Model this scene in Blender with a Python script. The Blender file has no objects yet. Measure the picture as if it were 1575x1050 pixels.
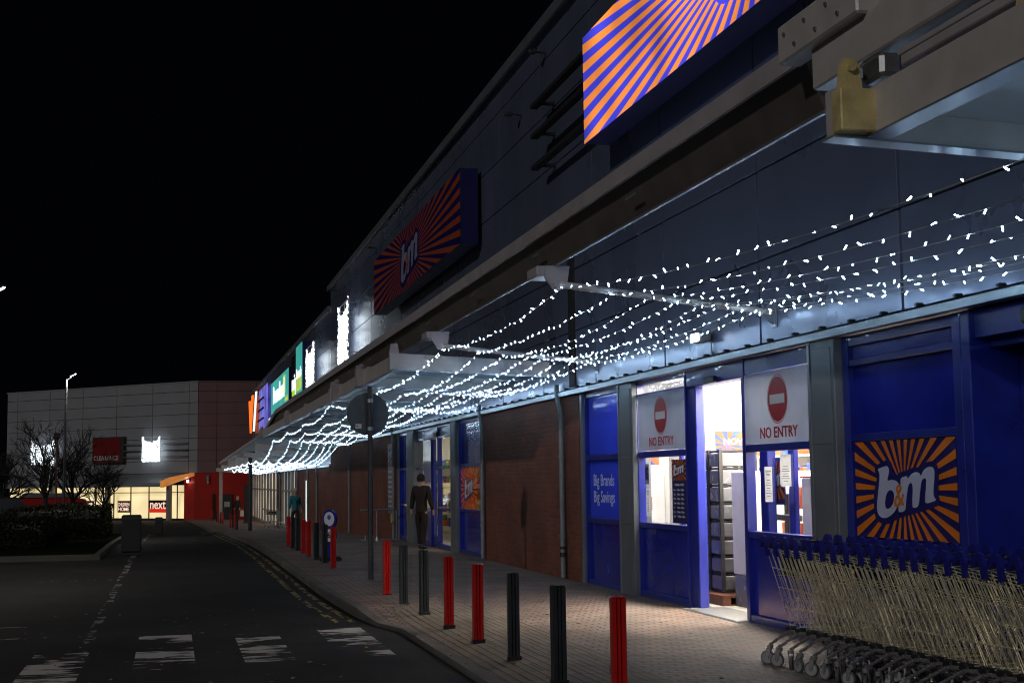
import bpy, math, random
from mathutils import Vector, Matrix
random.seed(7)
R = math.radians
S = bpy.context.scene
C = S.collection

# ------------------------------------------------------------------ camera
cam = bpy.data.cameras.new('camera'); co = bpy.data.objects.new('camera', cam); C.objects.link(co)
cam.sensor_width = 36; cam.lens = 50; cam.clip_end = 900; cam.clip_start = 0.05
yw, pt, rl = R(13.4925), R(5.5125), R(-.75)
fw = Vector((math.sin(yw)*math.cos(pt), math.cos(yw)*math.cos(pt), math.sin(pt)))
rt = Vector((math.cos(yw), -math.sin(yw), 0)); up = rt.cross(fw)
r2 = rt*math.cos(rl)+up*math.sin(rl); u2 = -rt*math.sin(rl)+up*math.cos(rl)
m = Matrix((r2, u2, -fw)).transposed().to_4x4(); m.translation = (0, 0, 1.45)
co.matrix_world = m
S.camera = co
# ------------------------------------------------------------------ world (night)
W = bpy.data.worlds.new('World'); S.world = W; W.use_nodes = True
bg = W.node_tree.nodes['Background']; bg.inputs[0].default_value = (.42, .52, .95, 1); bg.inputs[1].default_value = .0014
# ------------------------------------------------------------------ far flood lighting of the car park (behind the camera)
sl = bpy.data.lights.new('car_park_light', 'SUN'); sl.energy = .50; sl.angle = R(1.2); sl.color = (1, .94, .90)
so = bpy.data.objects.new('car_park_light', sl); C.objects.link(so)
SUN_AZ, SUN_EL = 50, 21     # travelling towards +Y, a little towards the facade
dv = Vector((math.sin(R(SUN_AZ))*math.cos(R(SUN_EL)), math.cos(R(SUN_AZ))*math.cos(R(SUN_EL)), -math.sin(R(SUN_EL))))
so.rotation_euler = dv.to_track_quat('-Z', 'Y').to_euler()
# ------------------------------------------------------------------ exposure
S.view_settings.view_transform = 'Standard'; S.view_settings.look = 'None'
S.view_settings.exposure = 0; S.view_settings.gamma = 1
S.render.engine = 'CYCLES'
S.cycles.use_denoising = True; S.cycles.filter_width = 1.1
S.cycles.max_bounces = 8; S.cycles.transparent_max_bounces = 24
S.cycles.sample_clamp_indirect = 4
try: S.cycles.use_light_tree = True
except Exception: pass

# ------------------------------------------------------------------ materials
def mat(name, col, rough=.6, metal=0, emit=0, ecol=None, var=.12, scale=6, bump=0, bscale=60, spec=.5, coat=0, evar=0, evs=.8):
    m = bpy.data.materials.new(name); m.use_nodes = True
    nt = m.node_tree; b = nt.nodes['Principled BSDF']
    b.inputs['Roughness'].default_value = rough; b.inputs['Metallic'].default_value = metal
    b.inputs['Specular IOR Level'].default_value = spec
    b.inputs['Coat Weight'].default_value = coat
    tc = nt.nodes.new('ShaderNodeTexCoord')
    if var:
        n = nt.nodes.new('ShaderNodeTexNoise'); n.inputs['Scale'].default_value = scale; n.inputs['Detail'].default_value = 6
        nt.links.new(tc.outputs['Object'], n.inputs['Vector'])
        cr = nt.nodes.new('ShaderNodeValToRGB')
        cr.color_ramp.elements[0].position = .3; cr.color_ramp.elements[1].position = .7
        cr.color_ramp.elements[0].color = [c*(1-var) for c in col]+[1]
        cr.color_ramp.elements[1].color = [min(1, c*(1+var)) for c in col]+[1]
        nt.links.new(n.outputs['Fac'], cr.inputs['Fac']); nt.links.new(cr.outputs['Color'], b.inputs['Base Color'])
        mr = nt.nodes.new('ShaderNodeMapRange'); mr.inputs[3].default_value = max(0, rough-.08); mr.inputs[4].default_value = min(1, rough+.1)
        nt.links.new(n.outputs['Fac'], mr.inputs[0]); nt.links.new(mr.outputs[0], b.inputs['Roughness'])
    else:
        b.inputs['Base Color'].default_value = list(col)+[1]
    if emit:
        b.inputs['Emission Color'].default_value = list(ecol or col)+[1]; b.inputs['Emission Strength'].default_value = emit
    if emit and evar:
        n5 = nt.nodes.new('ShaderNodeTexNoise'); n5.inputs['Scale'].default_value = evs; n5.inputs['Detail'].default_value = 1
        m5 = nt.nodes.new('ShaderNodeMapRange'); m5.inputs[1].default_value = .3; m5.inputs[2].default_value = .7; m5.inputs[3].default_value = emit*(1-evar); m5.inputs[4].default_value = emit*(1+evar)
        nt.links.new(tc.outputs['Object'], n5.inputs['Vector']); nt.links.new(n5.outputs['Fac'], m5.inputs[0]); nt.links.new(m5.outputs[0], b.inputs['Emission Strength'])
    if bump:
        n2 = nt.nodes.new('ShaderNodeTexNoise'); n2.inputs['Scale'].default_value = bscale; n2.inputs['Detail'].default_value = 4
        bp = nt.nodes.new('ShaderNodeBump'); bp.inputs['Strength'].default_value = bump; bp.inputs['Distance'].default_value = .01
        nt.links.new(tc.outputs['Object'], n2.inputs['Vector']); nt.links.new(n2.outputs['Fac'], bp.inputs['Height'])
        nt.links.new(bp.outputs['Normal'], b.inputs['Normal'])
    return m

def glassmat(name, tint=(1, 1, 1), refl=.07, rough=.02):
    m = bpy.data.materials.new(name); m.use_nodes = True; nt = m.node_tree; nt.nodes.clear()
    o = nt.nodes.new('ShaderNodeOutputMaterial'); mx = nt.nodes.new('ShaderNodeMixShader')
    t = nt.nodes.new('ShaderNodeBsdfTransparent'); t.inputs[0].default_value = list(tint)+[1]
    g = nt.nodes.new('ShaderNodeBsdfGlossy'); g.inputs['Roughness'].default_value = rough
    lw = nt.nodes.new('ShaderNodeLayerWeight'); lw.inputs['Blend'].default_value = .5
    pw = nt.nodes.new('ShaderNodeMath'); pw.operation = 'POWER'; pw.inputs[1].default_value = 5
    ad = nt.nodes.new('ShaderNodeMath'); ad.operation = 'MULTIPLY_ADD'; ad.inputs[1].default_value = .9; ad.inputs[2].default_value = refl
    nt.links.new(lw.outputs['Facing'], pw.inputs[0]); nt.links.new(pw.outputs[0], ad.inputs[0]); nt.links.new(ad.outputs[0], mx.inputs[0])
    nt.links.new(t.outputs[0], mx.inputs[1]); nt.links.new(g.outputs[0], mx.inputs[2]); nt.links.new(mx.outputs[0], o.inputs[0])
    return m

def thinmat(name, col, tr_=.6, gloss=.05):
    m = bpy.data.materials.new(name); m.use_nodes = True; nt = m.node_tree; nt.nodes.clear()
    o = nt.nodes.new('ShaderNodeOutputMaterial'); d = nt.nodes.new('ShaderNodeBsdfDiffuse'); t = nt.nodes.new('ShaderNodeBsdfTranslucent'); g = nt.nodes.new('ShaderNodeBsdfGlossy')
    tc = nt.nodes.new('ShaderNodeTexCoord'); n = nt.nodes.new('ShaderNodeTexNoise'); n.inputs['Scale'].default_value = 2.5; nt.links.new(tc.outputs['Object'], n.inputs['Vector'])
    cr = nt.nodes.new('ShaderNodeValToRGB'); cr.color_ramp.elements[0].position = .3; cr.color_ramp.elements[1].position = .7
    cr.color_ramp.elements[0].color = [c*.9 for c in col]+[1]; cr.color_ramp.elements[1].color = [min(1, c*1.08) for c in col]+[1]; nt.links.new(n.outputs['Fac'], cr.inputs[0])
    for q in (d, t): nt.links.new(cr.outputs[0], q.inputs[0])
    g.inputs['Roughness'].default_value = .08; lw = nt.nodes.new('ShaderNodeLayerWeight'); lw.inputs[0].default_value = .5
    pw = nt.nodes.new('ShaderNodeMath'); pw.operation = 'POWER'; pw.inputs[1].default_value = 4; nt.links.new(lw.outputs['Facing'], pw.inputs[0])
    ad = nt.nodes.new('ShaderNodeMath'); ad.operation = 'MULTIPLY_ADD'; ad.inputs[1].default_value = .8; ad.inputs[2].default_value = gloss; nt.links.new(pw.outputs[0], ad.inputs[0])
    m1 = nt.nodes.new('ShaderNodeMixShader'); m1.inputs[0].default_value = tr_; m2 = nt.nodes.new('ShaderNodeMixShader')
    nt.links.new(d.outputs[0], m1.inputs[1]); nt.links.new(t.outputs[0], m1.inputs[2]); nt.links.new(ad.outputs[0], m2.inputs[0]); nt.links.new(m1.outputs[0], m2.inputs[1]); nt.links.new(g.outputs[0], m2.inputs[2]); nt.links.new(m2.outputs[0], o.inputs[0])
    return m

def brickmat(name, c1, c2, mort, bw, rh, ms, axis, rough=.85, bump=.5, dirt=.5, rot=0):
    m = bpy.data.materials.new(name); m.use_nodes = True; nt = m.node_tree; b = nt.nodes['Principled BSDF']
    tc = nt.nodes.new('ShaderNodeTexCoord'); sx = nt.nodes.new('ShaderNodeSeparateXYZ'); cx = nt.nodes.new('ShaderNodeCombineXYZ')
    nt.links.new(tc.outputs['Object'], sx.inputs[0])
    nt.links.new(sx.outputs[axis[0]], cx.inputs[0]); nt.links.new(sx.outputs[axis[1]], cx.inputs[1])
    br = nt.nodes.new('ShaderNodeTexBrick'); br.inputs['Scale'].default_value = 1
    br.inputs['Brick Width'].default_value = bw; br.inputs['Row Height'].default_value = rh; br.inputs['Mortar Size'].default_value = ms
    br.inputs['Mortar Smooth'].default_value = .3; br.inputs['Bias'].default_value = 0
    br.inputs['Color1'].default_value = list(c1)+[1]; br.inputs['Color2'].default_value = list(c2)+[1]; br.inputs['Mortar'].default_value = list(mort)+[1]
    nt.links.new(cx.outputs[0], br.inputs['Vector'])
    n = nt.nodes.new('ShaderNodeTexNoise'); n.inputs['Scale'].default_value = .9; n.inputs['Detail'].default_value = 8; n.inputs['Roughness'].default_value = .65
    nt.links.new(tc.outputs['Object'], n.inputs['Vector'])
    mr = nt.nodes.new('ShaderNodeMapRange'); mr.inputs[1].default_value = .3; mr.inputs[2].default_value = .7; mr.inputs[3].default_value = 1-dirt; mr.inputs[4].default_value = 1.2
    nt.links.new(n.outputs['Fac'], mr.inputs[0])
    mu = nt.nodes.new('ShaderNodeMix'); mu.data_type = 'RGBA'; mu.blend_type = 'MULTIPLY'; mu.inputs[0].default_value = 1
    nt.links.new(br.outputs['Color'], mu.inputs[6]); nt.links.new(mr.outputs[0], mu.inputs[7])
    nt.links.new(mu.outputs[2], b.inputs['Base Color'])
    b.inputs['Roughness'].default_value = rough
    n2 = nt.nodes.new('ShaderNodeTexNoise'); n2.inputs['Scale'].default_value = 90; nt.links.new(tc.outputs['Object'], n2.inputs['Vector'])
    mm = nt.nodes.new('ShaderNodeMath'); mm.operation = 'MULTIPLY_ADD'; mm.inputs[1].default_value = -1
    nt.links.new(br.outputs['Fac'], mm.inputs[0])
    n3 = nt.nodes.new('ShaderNodeMath'); n3.operation = 'MULTIPLY'; n3.inputs[1].default_value = .35; nt.links.new(n2.outputs['Fac'], n3.inputs[0])
    nt.links.new(n3.outputs[0], mm.inputs[2])
    bp = nt.nodes.new('ShaderNodeBump'); bp.inputs['Strength'].default_value = bump; bp.inputs['Distance'].default_value = .008
    nt.links.new(mm.outputs[0], bp.inputs['Height']); nt.links.new(bp.outputs['Normal'], b.inputs['Normal'])
    return m

def asphaltmat():
    m = bpy.data.materials.new('asphalt'); m.use_nodes = True; nt = m.node_tree; b = nt.nodes['Principled BSDF']
    tc = nt.nodes.new('ShaderNodeTexCoord')
    n = nt.nodes.new('ShaderNodeTexNoise'); n.inputs['Scale'].default_value = .6; n.inputs['Detail'].default_value = 9; n.inputs['Roughness'].default_value = .7
    n2 = nt.nodes.new('ShaderNodeTexVoronoi'); n2.inputs['Scale'].default_value = 70
    for q in (n, n2): nt.links.new(tc.outputs['Object'], q.inputs['Vector'])
    cr = nt.nodes.new('ShaderNodeValToRGB'); cr.color_ramp.elements[0].color = (.010, .010, .012, 1); cr.color_ramp.elements[1].color = (.036, .034, .034, 1)
    cr.color_ramp.elements[0].position = .3; cr.color_ramp.elements[1].position = .75
    nt.links.new(n.outputs['Fac'], cr.inputs[0])
    cr2 = nt.nodes.new('ShaderNodeValToRGB'); cr2.color_ramp.elements[0].color = (1.9, 1.85, 1.8, 1); cr2.color_ramp.elements[1].color = (.75, .75, .75, 1)
    cr2.color_ramp.elements[0].position = .08; cr2.color_ramp.elements[1].position = .35
    nt.links.new(n2.outputs['Distance'], cr2.inputs[0])
    mu = nt.nodes.new('ShaderNodeMix'); mu.data_type = 'RGBA'; mu.blend_type = 'MULTIPLY'; mu.inputs[0].default_value = 1
    nt.links.new(cr.outputs[0], mu.inputs[6]); nt.links.new(cr2.outputs[0], mu.inputs[7]); nt.links.new(mu.outputs[2], b.inputs['Base Color'])
    b.inputs['Roughness'].default_value = .78; b.inputs['Specular IOR Level'].default_value = .2
    bp = nt.nodes.new('ShaderNodeBump'); bp.inputs['Strength'].default_value = .8; bp.inputs['Distance'].default_value = .006
    nt.links.new(n2.outputs['Distance'], bp.inputs['Height']); nt.links.new(bp.outputs['Normal'], b.inputs['Normal'])
    return m

def wornmat(name, col, cut=.5, sc=(3, 9, 3), soft=.03, big=0.0):
    m = bpy.data.materials.new(name); m.use_nodes = True; nt = m.node_tree; b = nt.nodes['Principled BSDF']
    b.inputs['Base Color'].default_value = list(col)+[1]; b.inputs['Roughness'].default_value = .7
    tc = nt.nodes.new('ShaderNodeTexCoord'); mp = nt.nodes.new('ShaderNodeMapping'); mp.inputs['Scale'].default_value = sc
    n = nt.nodes.new('ShaderNodeTexNoise'); n.inputs['Scale'].default_value = 1; n.inputs['Detail'].default_value = 9; n.inputs['Roughness'].default_value = .62
    nt.links.new(tc.outputs['Object'], mp.inputs[0]); nt.links.new(mp.outputs[0], n.inputs['Vector'])
    nb = nt.nodes.new('ShaderNodeTexNoise'); nb.inputs['Scale'].default_value = 1.15; nb.inputs['Detail'].default_value = 3; nt.links.new(tc.outputs['Object'], nb.inputs['Vector'])
    av = nt.nodes.new('ShaderNodeMath'); av.operation = 'MULTIPLY_ADD'; av.inputs[1].default_value = big; nt.links.new(nb.outputs['Fac'], av.inputs[0]); nt.links.new(n.outputs['Fac'], av.inputs[2])
    mr = nt.nodes.new('ShaderNodeMapRange'); mr.inputs[1].default_value = cut+.5*big-soft; mr.inputs[2].default_value = cut+.5*big+soft
    nt.links.new(av.outputs[0], mr.inputs[0]); nt.links.new(mr.outputs[0], b.inputs['Alpha'])
    return m

M = dict(
 asphalt=asphaltmat(),
 paver=brickmat('paver', (.30, .20, .155), (.19, .15, .13), (.03, .027, .024), .2, .1, .009, (0, 1), .7, 1.0, .5),
 brick=brickmat('brick', (.24, .062, .030), (.17, .046, .026), (.12, .09, .07), .225, .075, .008, (1, 2), .8, .6, .4),
 brickx=brickmat('brick_cross', (.2, .065, .036), (.145, .05, .031), (.12, .09, .07), .225, .075, .008, (0, 2), .8, .6, .4),
 kerbshade=brickmat('shaded_kerb', (.06, .058, .05), (.05, .048, .042), (.02, .02, .018), .91, 5, .008, (1, 0), .8, .5, .35),  # kerb colour darkened to put the verge's lack of light into it
 kerb=brickmat('kerb', (.11, .104, .095), (.085, .082, .075), (.06, .06, .055), .91, 5, .008, (1, 0), .8, .5, .35),
 zebra=wornmat('worn_white_paint', (.36, .355, .34), 0.53, (2.2, 10, 1), .03, 1.1),
 faded=wornmat('faded_white_line', (.17, .17, .165), .52, (5, 2.5, 1)),
 yellow=wornmat('worn_yellow_paint', (.20, .16, .045), .48, (9, 2.2, 1)),
 clad=mat('grey_cladding', (.145, .175, .27), .28, .4, var=.1, scale=.8, bump=.05, bscale=14),
 cladfar=mat('light_cladding', (.245, .26, .285), .5, .1, var=.06, scale=.6),
 cladred=mat('plum_cladding', (.20, .13, .14), .5, .1, var=.08, scale=.6),
 red_render=mat('red_panel', (.42, .012, .006), .55, var=.15, scale=1.2),
 dark=mat('black_backing', (.012, .012, .014), .8),
 gutter=mat('cream_steel', (.42, .395, .42), .5, .1, var=.13, scale=3, bump=.1, bscale=30),
 beam=mat('painted_steel', (.53, .51, .50), .38, .1, var=.12, scale=4, bump=.15, bscale=45),
 ochre=mat('dirty_cream_steel', (.68, .57, .27), .45, .1, var=.2, scale=9, bump=.5, bscale=90),
 sheet=mat('brown_sheet', (.12, .105, .095), .55, .2, var=.2, scale=3),
 soffit=mat('soffit_panel', (.42, .46, .48), .4, .1, var=.08, scale=1),
 trim=mat('grey_trim', (.30, .34, .38), .3, .6, var=.1, scale=2),
 pillar=mat('pillar_panel', (.17, .19, .215), .42, .3, var=.14, scale=2, bump=.1, bscale=60),
 blue=mat('blue_frame', (.014, .024, .27), .3, 0, var=.18, scale=4, coat=.4),
 bluep=mat('blue_panel', (.011, .020, .34), .2, 0, var=.25, scale=1.4, coat=.6),
 blueb=thinmat('bright_blue_film', (.02, .04, .5), .12, .05),
 white=thinmat('white_film', (.50, .57, .76), .045, .02),
 red=mat('sign_red', (.42, .008, .02), .4, var=.08),
 whitebar=mat('sign_white', (.7, .72, .76), .4, var=.03),
 navy=mat('poster_navy', (.012, .012, .11), .35, var=.08),
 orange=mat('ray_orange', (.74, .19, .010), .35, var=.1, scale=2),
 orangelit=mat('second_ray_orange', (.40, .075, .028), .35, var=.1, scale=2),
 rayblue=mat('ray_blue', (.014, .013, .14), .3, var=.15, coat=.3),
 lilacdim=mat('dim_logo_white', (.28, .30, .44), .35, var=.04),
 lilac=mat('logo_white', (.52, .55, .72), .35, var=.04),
 el_or=mat('lit_orange', (.8, .3, .08), .4, emit=.9, ecol=(1, .30, .055), var=.1, evar=.5, evs=.7),
 el_bl=mat('lit_blue', (.05, .05, .5), .4, emit=.75, ecol=(.07, .075, .85), var=.1, evar=.5, evs=.7),
 boxblue=mat('sign_casing', (.012, .012, .09), .4, var=.1),
 bred=mat('bollard_red', (.45, .008, .006), .38, var=.14, scale=14, bump=.12, bscale=50, coat=.3),
 bgrey=mat('bollard_grey', (.02, .024, .029), .5, var=.25, scale=14, bump=.15, bscale=50),
 darkbox=mat('island_box', (.010, .011, .014), .6, var=.3, scale=8, bump=.1),
 galv=mat('galvanised_steel', (.34, .35, .36), .4, .8, var=.15, scale=12),
 pipe=mat('grey_pipe', (.22, .24, .26), .4, .2, var=.15, scale=8),
 chrome=mat('zinc_wire', (.88, .82, .62), .32, .6, var=.1, scale=20),
 tube=mat('chromed_tube', (.55, .55, .57), .28, .8, var=.1, scale=20),
 tyre=mat('grey_tyre', (.1, .1, .105), .6, var=.15),
 hub=mat('wheel_disc', (.32, .33, .36), .5, var=.1),
 plblue=mat('blue_plastic', (.012, .014, .2), .35, var=.12, scale=20),
 plred=mat('red_plastic', (.5, .02, .01), .4, var=.1),
 black=mat('black_plastic', (.015, .015, .017), .45, var=.15),
 clearp=mat('grey_translucent_plastic', (.12, .125, .14), .25, var=.12, scale=5),
 wood=mat('pallet_wood', (.14, .05, .025), .8, var=.3, scale=10, bump=.3),
 inwall=mat('white_interior', (.82, .80, .74), .7, var=.03),
 instep=mat('interior_tiles', (.6, .6, .56), .4, var=.08, scale=9),
 shelf=mat('shelf_white', (.75, .73, .66), .5, var=.05),
 ceil=mat('ceiling_light', (1, 1, 1), .5, emit=42, ecol=(1, .93, .82), var=0),
 doorceil=mat('door_ceiling_light', (1, 1, 1), .5, emit=90, ecol=(1, .88, .70), var=0),
 ceil2=mat('second_ceiling_light', (1, 1, 1), .5, emit=8, ecol=(1, .9, .72), var=0),
 led=mat('cold_white_bulb', (1, 1, 1), .4, emit=75, ecol=(.52, .76, 1), var=0),
 leddim=mat('dim_white_bulb', (1, 1, 1), .4, emit=14, ecol=(.45, .68, 1), var=0),
 ledfar=mat('cold_white_bulb_far', (1, 1, 1), .4, emit=26, ecol=(.55, .78, 1), var=0),
 lednet=mat('net_bulb', (1, 1, 1), .4, emit=4.2, ecol=(.82, .93, 1), var=0),
 wire=mat('clear_wire', (.40, .38, .36), .5, var=0),
 lampglow=mat('lamp_lens', (1, 1, 1), .4, emit=30, ecol=(1, .98, .95), var=0),
 floodglow=mat('flood_lens', (1, 1, 1), .4, emit=14, ecol=(.9, .95, 1), var=0),
 post=mat('dark_post', (.05, .055, .06), .45, .4, var=.15),
 signback=mat('sign_back', (.085, .105, .115), .5, .3, var=.12, scale=5),
 warm=mat('lit_warm_window', (1, .9, .65), .5, emit=.85, ecol=(1, .80, .42), var=.04, evar=.22, evs=.5),
 warmdim=mat('lit_shop_blind', (.8, .7, .55), .6, emit=.42, ecol=(1, .74, .50), var=.12, scale=1.5, evar=.6, evs=.5),
 cool=mat('lit_pale_panel', (.7, .75, .8), .6, emit=.16, ecol=(.85, .8, .6), var=.1, scale=1.5),
 teal=mat('lit_teal', (.05, .5, .48), .4, emit=.42, ecol=(.10, .72, .66), var=.03, evar=.2, evs=.4),
 litwhite=mat('lit_white', (1, 1, 1), .4, emit=1.1, ecol=(.85, 1, .95), var=0),
 lityel=mat('lit_yellow', (.9, .7, .1), .4, emit=.6, ecol=(.75, .75, .05), var=0),
 litgreen=mat('lit_lime', (.5, .8, .05), .4, emit=.7, ecol=(.5, .85, .03), var=0),
 litor=mat('lit_orange_letter', (1, .3, .05), .4, emit=1.4, ecol=(1, .13, .01), var=0),
 litpur=mat('lit_violet', (.4, .35, 1), .4, emit=.42, ecol=(.22, .22, 1), var=.4, scale=2, evar=.8, evs=.8),
 nextblk=mat('poster_black', (.01, .008, .008), .5, var=0),
 nextred=mat('lit_poster_red', (.7, .02, .01), .5, emit=.5, ecol=(1, .03, .01), var=0),
 nexttxt=mat('lit_poster_text', (1, .8, .7), .5, emit=.9, ecol=(1, .66, .5), var=0),
 postred=mat('dull_red_pole', (.07, .008, .008), .6),
 clear_red=mat('dark_red_sign', (.16, .006, .006), .4, var=.1),
 bark=mat('bark', (.022, .019, .017), .9, var=.3, scale=20),
 leaf=mat('hedge_leaf', (.012, .014, .006), .85, var=.5, scale=2, spec=.1),
 hedgein=mat('hedge_twigs', (.02, .02, .012), .9, var=.4, scale=8),
 grass=mat('verge_grass', (.012, .015, .008), .9, spec=0, var=.4, scale=5, bump=.6, bscale=60),
 litter=mat('dry_leaf', (.28, .14, .05), .8, var=.4, scale=30),
 carpaint=mat('dark_car_paint', (.02, .022, .03), .18, .5, var=.05, coat=1),
 carglass=mat('car_glass', (.02, .022, .028), .05, 0, var=0, coat=1),
 vanred=mat('van_red', (.35, .012, .015), .4, var=.12, coat=.3),
 greyroof=mat('grey_roof', (.14, .15, .16), .5, var=.1),
 skin=mat('skin', (.5, .3, .22), .6, var=.08),
 hair=mat('hair', (.3, .24, .18), .8, var=.3, scale=40),
 coat=mat('teal_coat', (.02, .16, .19), .85, var=.2, scale=14),
 hat=mat('pale_hat', (.35, .38, .4), .9, var=.2, scale=30),
 trous=mat('dark_trousers', (.03, .02, .022), .85, var=.2),
 blackcoat=mat('black_coat', (.012, .012, .014), .85, var=.2),
 brownc=mat('dark_brown_coat', (.022, .014, .011), .9, var=.2),
 bag=mat('white_bag', (.55, .5, .47), .6, var=.1),
 paper=thinmat('paper_notice', (.68, .70, .74), .3, .0),
 backorange=thinmat('backlit_orange_film', (.9, .13, .01), .25, .03),
 ink=mat('print_ink', (.03, .03, .035), .7, var=0),
 green=mat('label_green', (.08, .4, .1), .6, var=0),
 yellowp=mat('yellow_goods', (.75, .55, .04), .5, var=.2),
 orangep=mat('orange_goods', (.75, .16, .05), .5, var=.2),
 brownp=mat('brown_goods', (.3, .12, .05), .5, var=.4, scale=12),
 bluegood=mat('blue_goods', (.06, .12, .5), .5, var=.3, scale=12),
 whitetxt=mat('white_lettering', (.75, .77, .85), .5, var=0),
 palelet=mat('pale_blue_lettering', (.62, .68, .95), .4, var=0),
 glass=glassmat('window_glass', (.93, .95, .97), .06),
 glassb=glassmat('blue_tinted_glass', (.12, .16, .9), .12),
)

# ------------------------------------------------------------------ mesh helpers
class G:
    def __init__(s): s.v = []; s.f = []
    def add(s, vs, fs):
        b = len(s.v); s.v += [tuple(v) for v in vs]; s.f += [tuple(i+b for i in f) for f in fs]; return s
    def box(s, x0, x1, y0, y1, z0, z1):
        if x0 > x1: x0, x1 = x1, x0
        if y0 > y1: y0, y1 = y1, y0
        if z0 > z1: z0, z1 = z1, z0
        return s.add([(x, y, z) for z in (z0, z1) for y in (y0, y1) for x in (x0, x1)],
                     [(0, 2, 3, 1), (4, 5, 7, 6), (0, 1, 5, 4), (2, 6, 7, 3), (0, 4, 6, 2), (1, 3, 7, 5)])
    def bbox(s, x0, x1, y0, y1, z0, z1, b=.01):   # box with chamfered edges
        cx, cy, cz = (x0+x1)/2, (y0+y1)/2, (z0+z1)/2; hx, hy, hz = abs(x1-x0)/2, abs(y1-y0)/2, abs(z1-z0)/2
        b = min(b, hx*.9, hy*.9, hz*.9)
        import itertools
        vs = []; idx = {}
        for sx, sy, sz in itertools.product((-1, 1), repeat=3):
            for k in range(3):
                o = [hx, hy, hz]
                for j in range(3):
                    if j != k: o[j] -= b
                idx[(sx, sy, sz, k)] = len(vs); vs.append((cx+sx*o[0], cy+sy*o[1], cz+sz*o[2]))
        fs = []
        for k in range(3):
            a, c = [j for j in range(3) if j != k]
            for sg in (-1, 1):
                q = []
                for (p, r) in ((-1, -1), (1, -1), (1, 1), (-1, 1)):
                    t = [0, 0, 0]; t[k] = sg; t[a] = p; t[c] = r; q.append(idx[(*t, k)])
                fs.append(tuple(q))
        for k in range(3):
            a, c = [j for j in range(3) if j != k]
            for p in (-1, 1):
                for r in (-1, 1):
                    q = []
                    for (e, kk) in ((-1, a), (-1, c), (1, c), (1, a)):
                        t = [0, 0, 0]; t[k] = e; t[a] = p; t[c] = r; q.append(idx[(*t, kk)])
                    fs.append(tuple(q))
        for sx, sy, sz in itertools.product((-1, 1), repeat=3):
            fs.append(tuple(idx[(sx, sy, sz, k)] for k in range(3)))
        return s.add(vs, fs)
    def tube(s, p, q, r, n=6, r2=None, cap=True):
        p, q = Vector(p), Vector(q); d = q-p
        if d.length < 1e-6: return s
        d.normalize(); a = d.orthogonal().normalized(); b = d.cross(a); r2 = r if r2 is None else r2
        vs = []
        for (c, rr) in ((p, r), (q, r2)):
            for i in range(n):
                t = 2*math.pi*i/n; vs.append(c+(a*math.cos(t)+b*math.sin(t))*rr)
        fs = [(i, (i+1) % n, n+(i+1) % n, n+i) for i in range(n)]
        if cap: fs += [tuple(range(n-1, -1, -1)), tuple(range(n, 2*n))]
        return s.add(vs, fs)
    def path(s, pts, r, n=6):
        pts = [Vector(p) for p in pts]; k = len(pts); vs = []; pa = None
        for i, p in enumerate(pts):
            d = (pts[min(i+1, k-1)]-pts[max(i-1, 0)]).normalized()
            a = d.orthogonal().normalized() if pa is None else (pa-d*pa.dot(d)).normalized()
            pa = a; b = d.cross(a)
            for j in range(n):
                t = 2*math.pi*j/n; vs.append(p+(a*math.cos(t)+b*math.sin(t))*r)
        fs = [(i*n+j, i*n+(j+1) % n, (i+1)*n+(j+1) % n, (i+1)*n+j) for i in range(k-1) for j in range(n)]
        fs += [tuple(range(n-1, -1, -1)), tuple(range((k-1)*n, k*n))]
        return s.add(vs, fs)
    def prism(s, poly, axis, a0, a1):   # poly in the other two axes (cyclic order), extruded along axis
        n = len(poly); vs = []
        for a in (a0, a1):
            for p, q in poly:
                vs.append({'x': (a, p, q), 'y': (p, a, q), 'z': (p, q, a)}[axis])
        fs = [(i, (i+1) % n, n+(i+1) % n, n+i) for i in range(n)]+[tuple(range(n-1, -1, -1)), tuple(range(n, 2*n))]
        return s.add(vs, fs)
    def disc(s, c, nrm, r, t, n=32, sx=1):
        c = Vector(c); nrm = Vector(nrm).normalized(); return s.tube(c, c+nrm*t, r, n)
    def lathe(s, prof, n=16, c=(0, 0, 0)):
        b = [(c[0]+r*math.cos(2*math.pi*j/n), c[1]+r*math.sin(2*math.pi*j/n), c[2]+z) for r, z in prof for j in range(n)]
        k = len(prof)
        fs = [(i*n+j, i*n+(j+1) % n, (i+1)*n+(j+1) % n, (i+1)*n+j) for i in range(k-1) for j in range(n)]
        fs += [tuple(range(n-1, -1, -1)), tuple(range((k-1)*n, k*n))]
        return s.add(b, fs)

def mesh(name, g, m, M4=None):
    me = bpy.data.meshes.new(name)
    vs = g.v if M4 is None else [tuple(M4 @ Vector(v)) for v in g.v]
    me.from_pydata(vs, [], g.f); me.materials.append(M[m] if isinstance(m, str) else m)
    import bmesh
    bm = bmesh.new(); bm.from_mesh(me); bmesh.ops.recalc_face_normals(bm, faces=bm.faces); bm.to_mesh(me); bm.free()
    return me

def tag(o, label=None, cat=None, group=None, kind=None):
    if label: o['label'] = label
    if cat: o['category'] = cat
    if group: o['group'] = group
    if kind: o['kind'] = kind
    return o

def obj(name, g, m, parent=None, smooth=False, M4=None):
    """g in world coordinates; stored relative to the parent's world location"""
    off = Vector((0, 0, 0)); p = parent
    while p is not None: off += p.location; p = p.parent
    T = Matrix.Translation(-off) @ (M4 or Matrix())
    me = mesh(name, g, m, T)
    o = bpy.data.objects.new(name, me); C.objects.link(o); o.parent = parent
    if smooth:
        for f in me.polygons: f.use_smooth = True
    return o

def thing(name, label, cat, loc=(0, 0, 0), group=None):
    o = bpy.data.objects.new(name, None); C.objects.link(o); o.location = loc; o.empty_display_size = .2
    return tag(o, label, cat, group)

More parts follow.
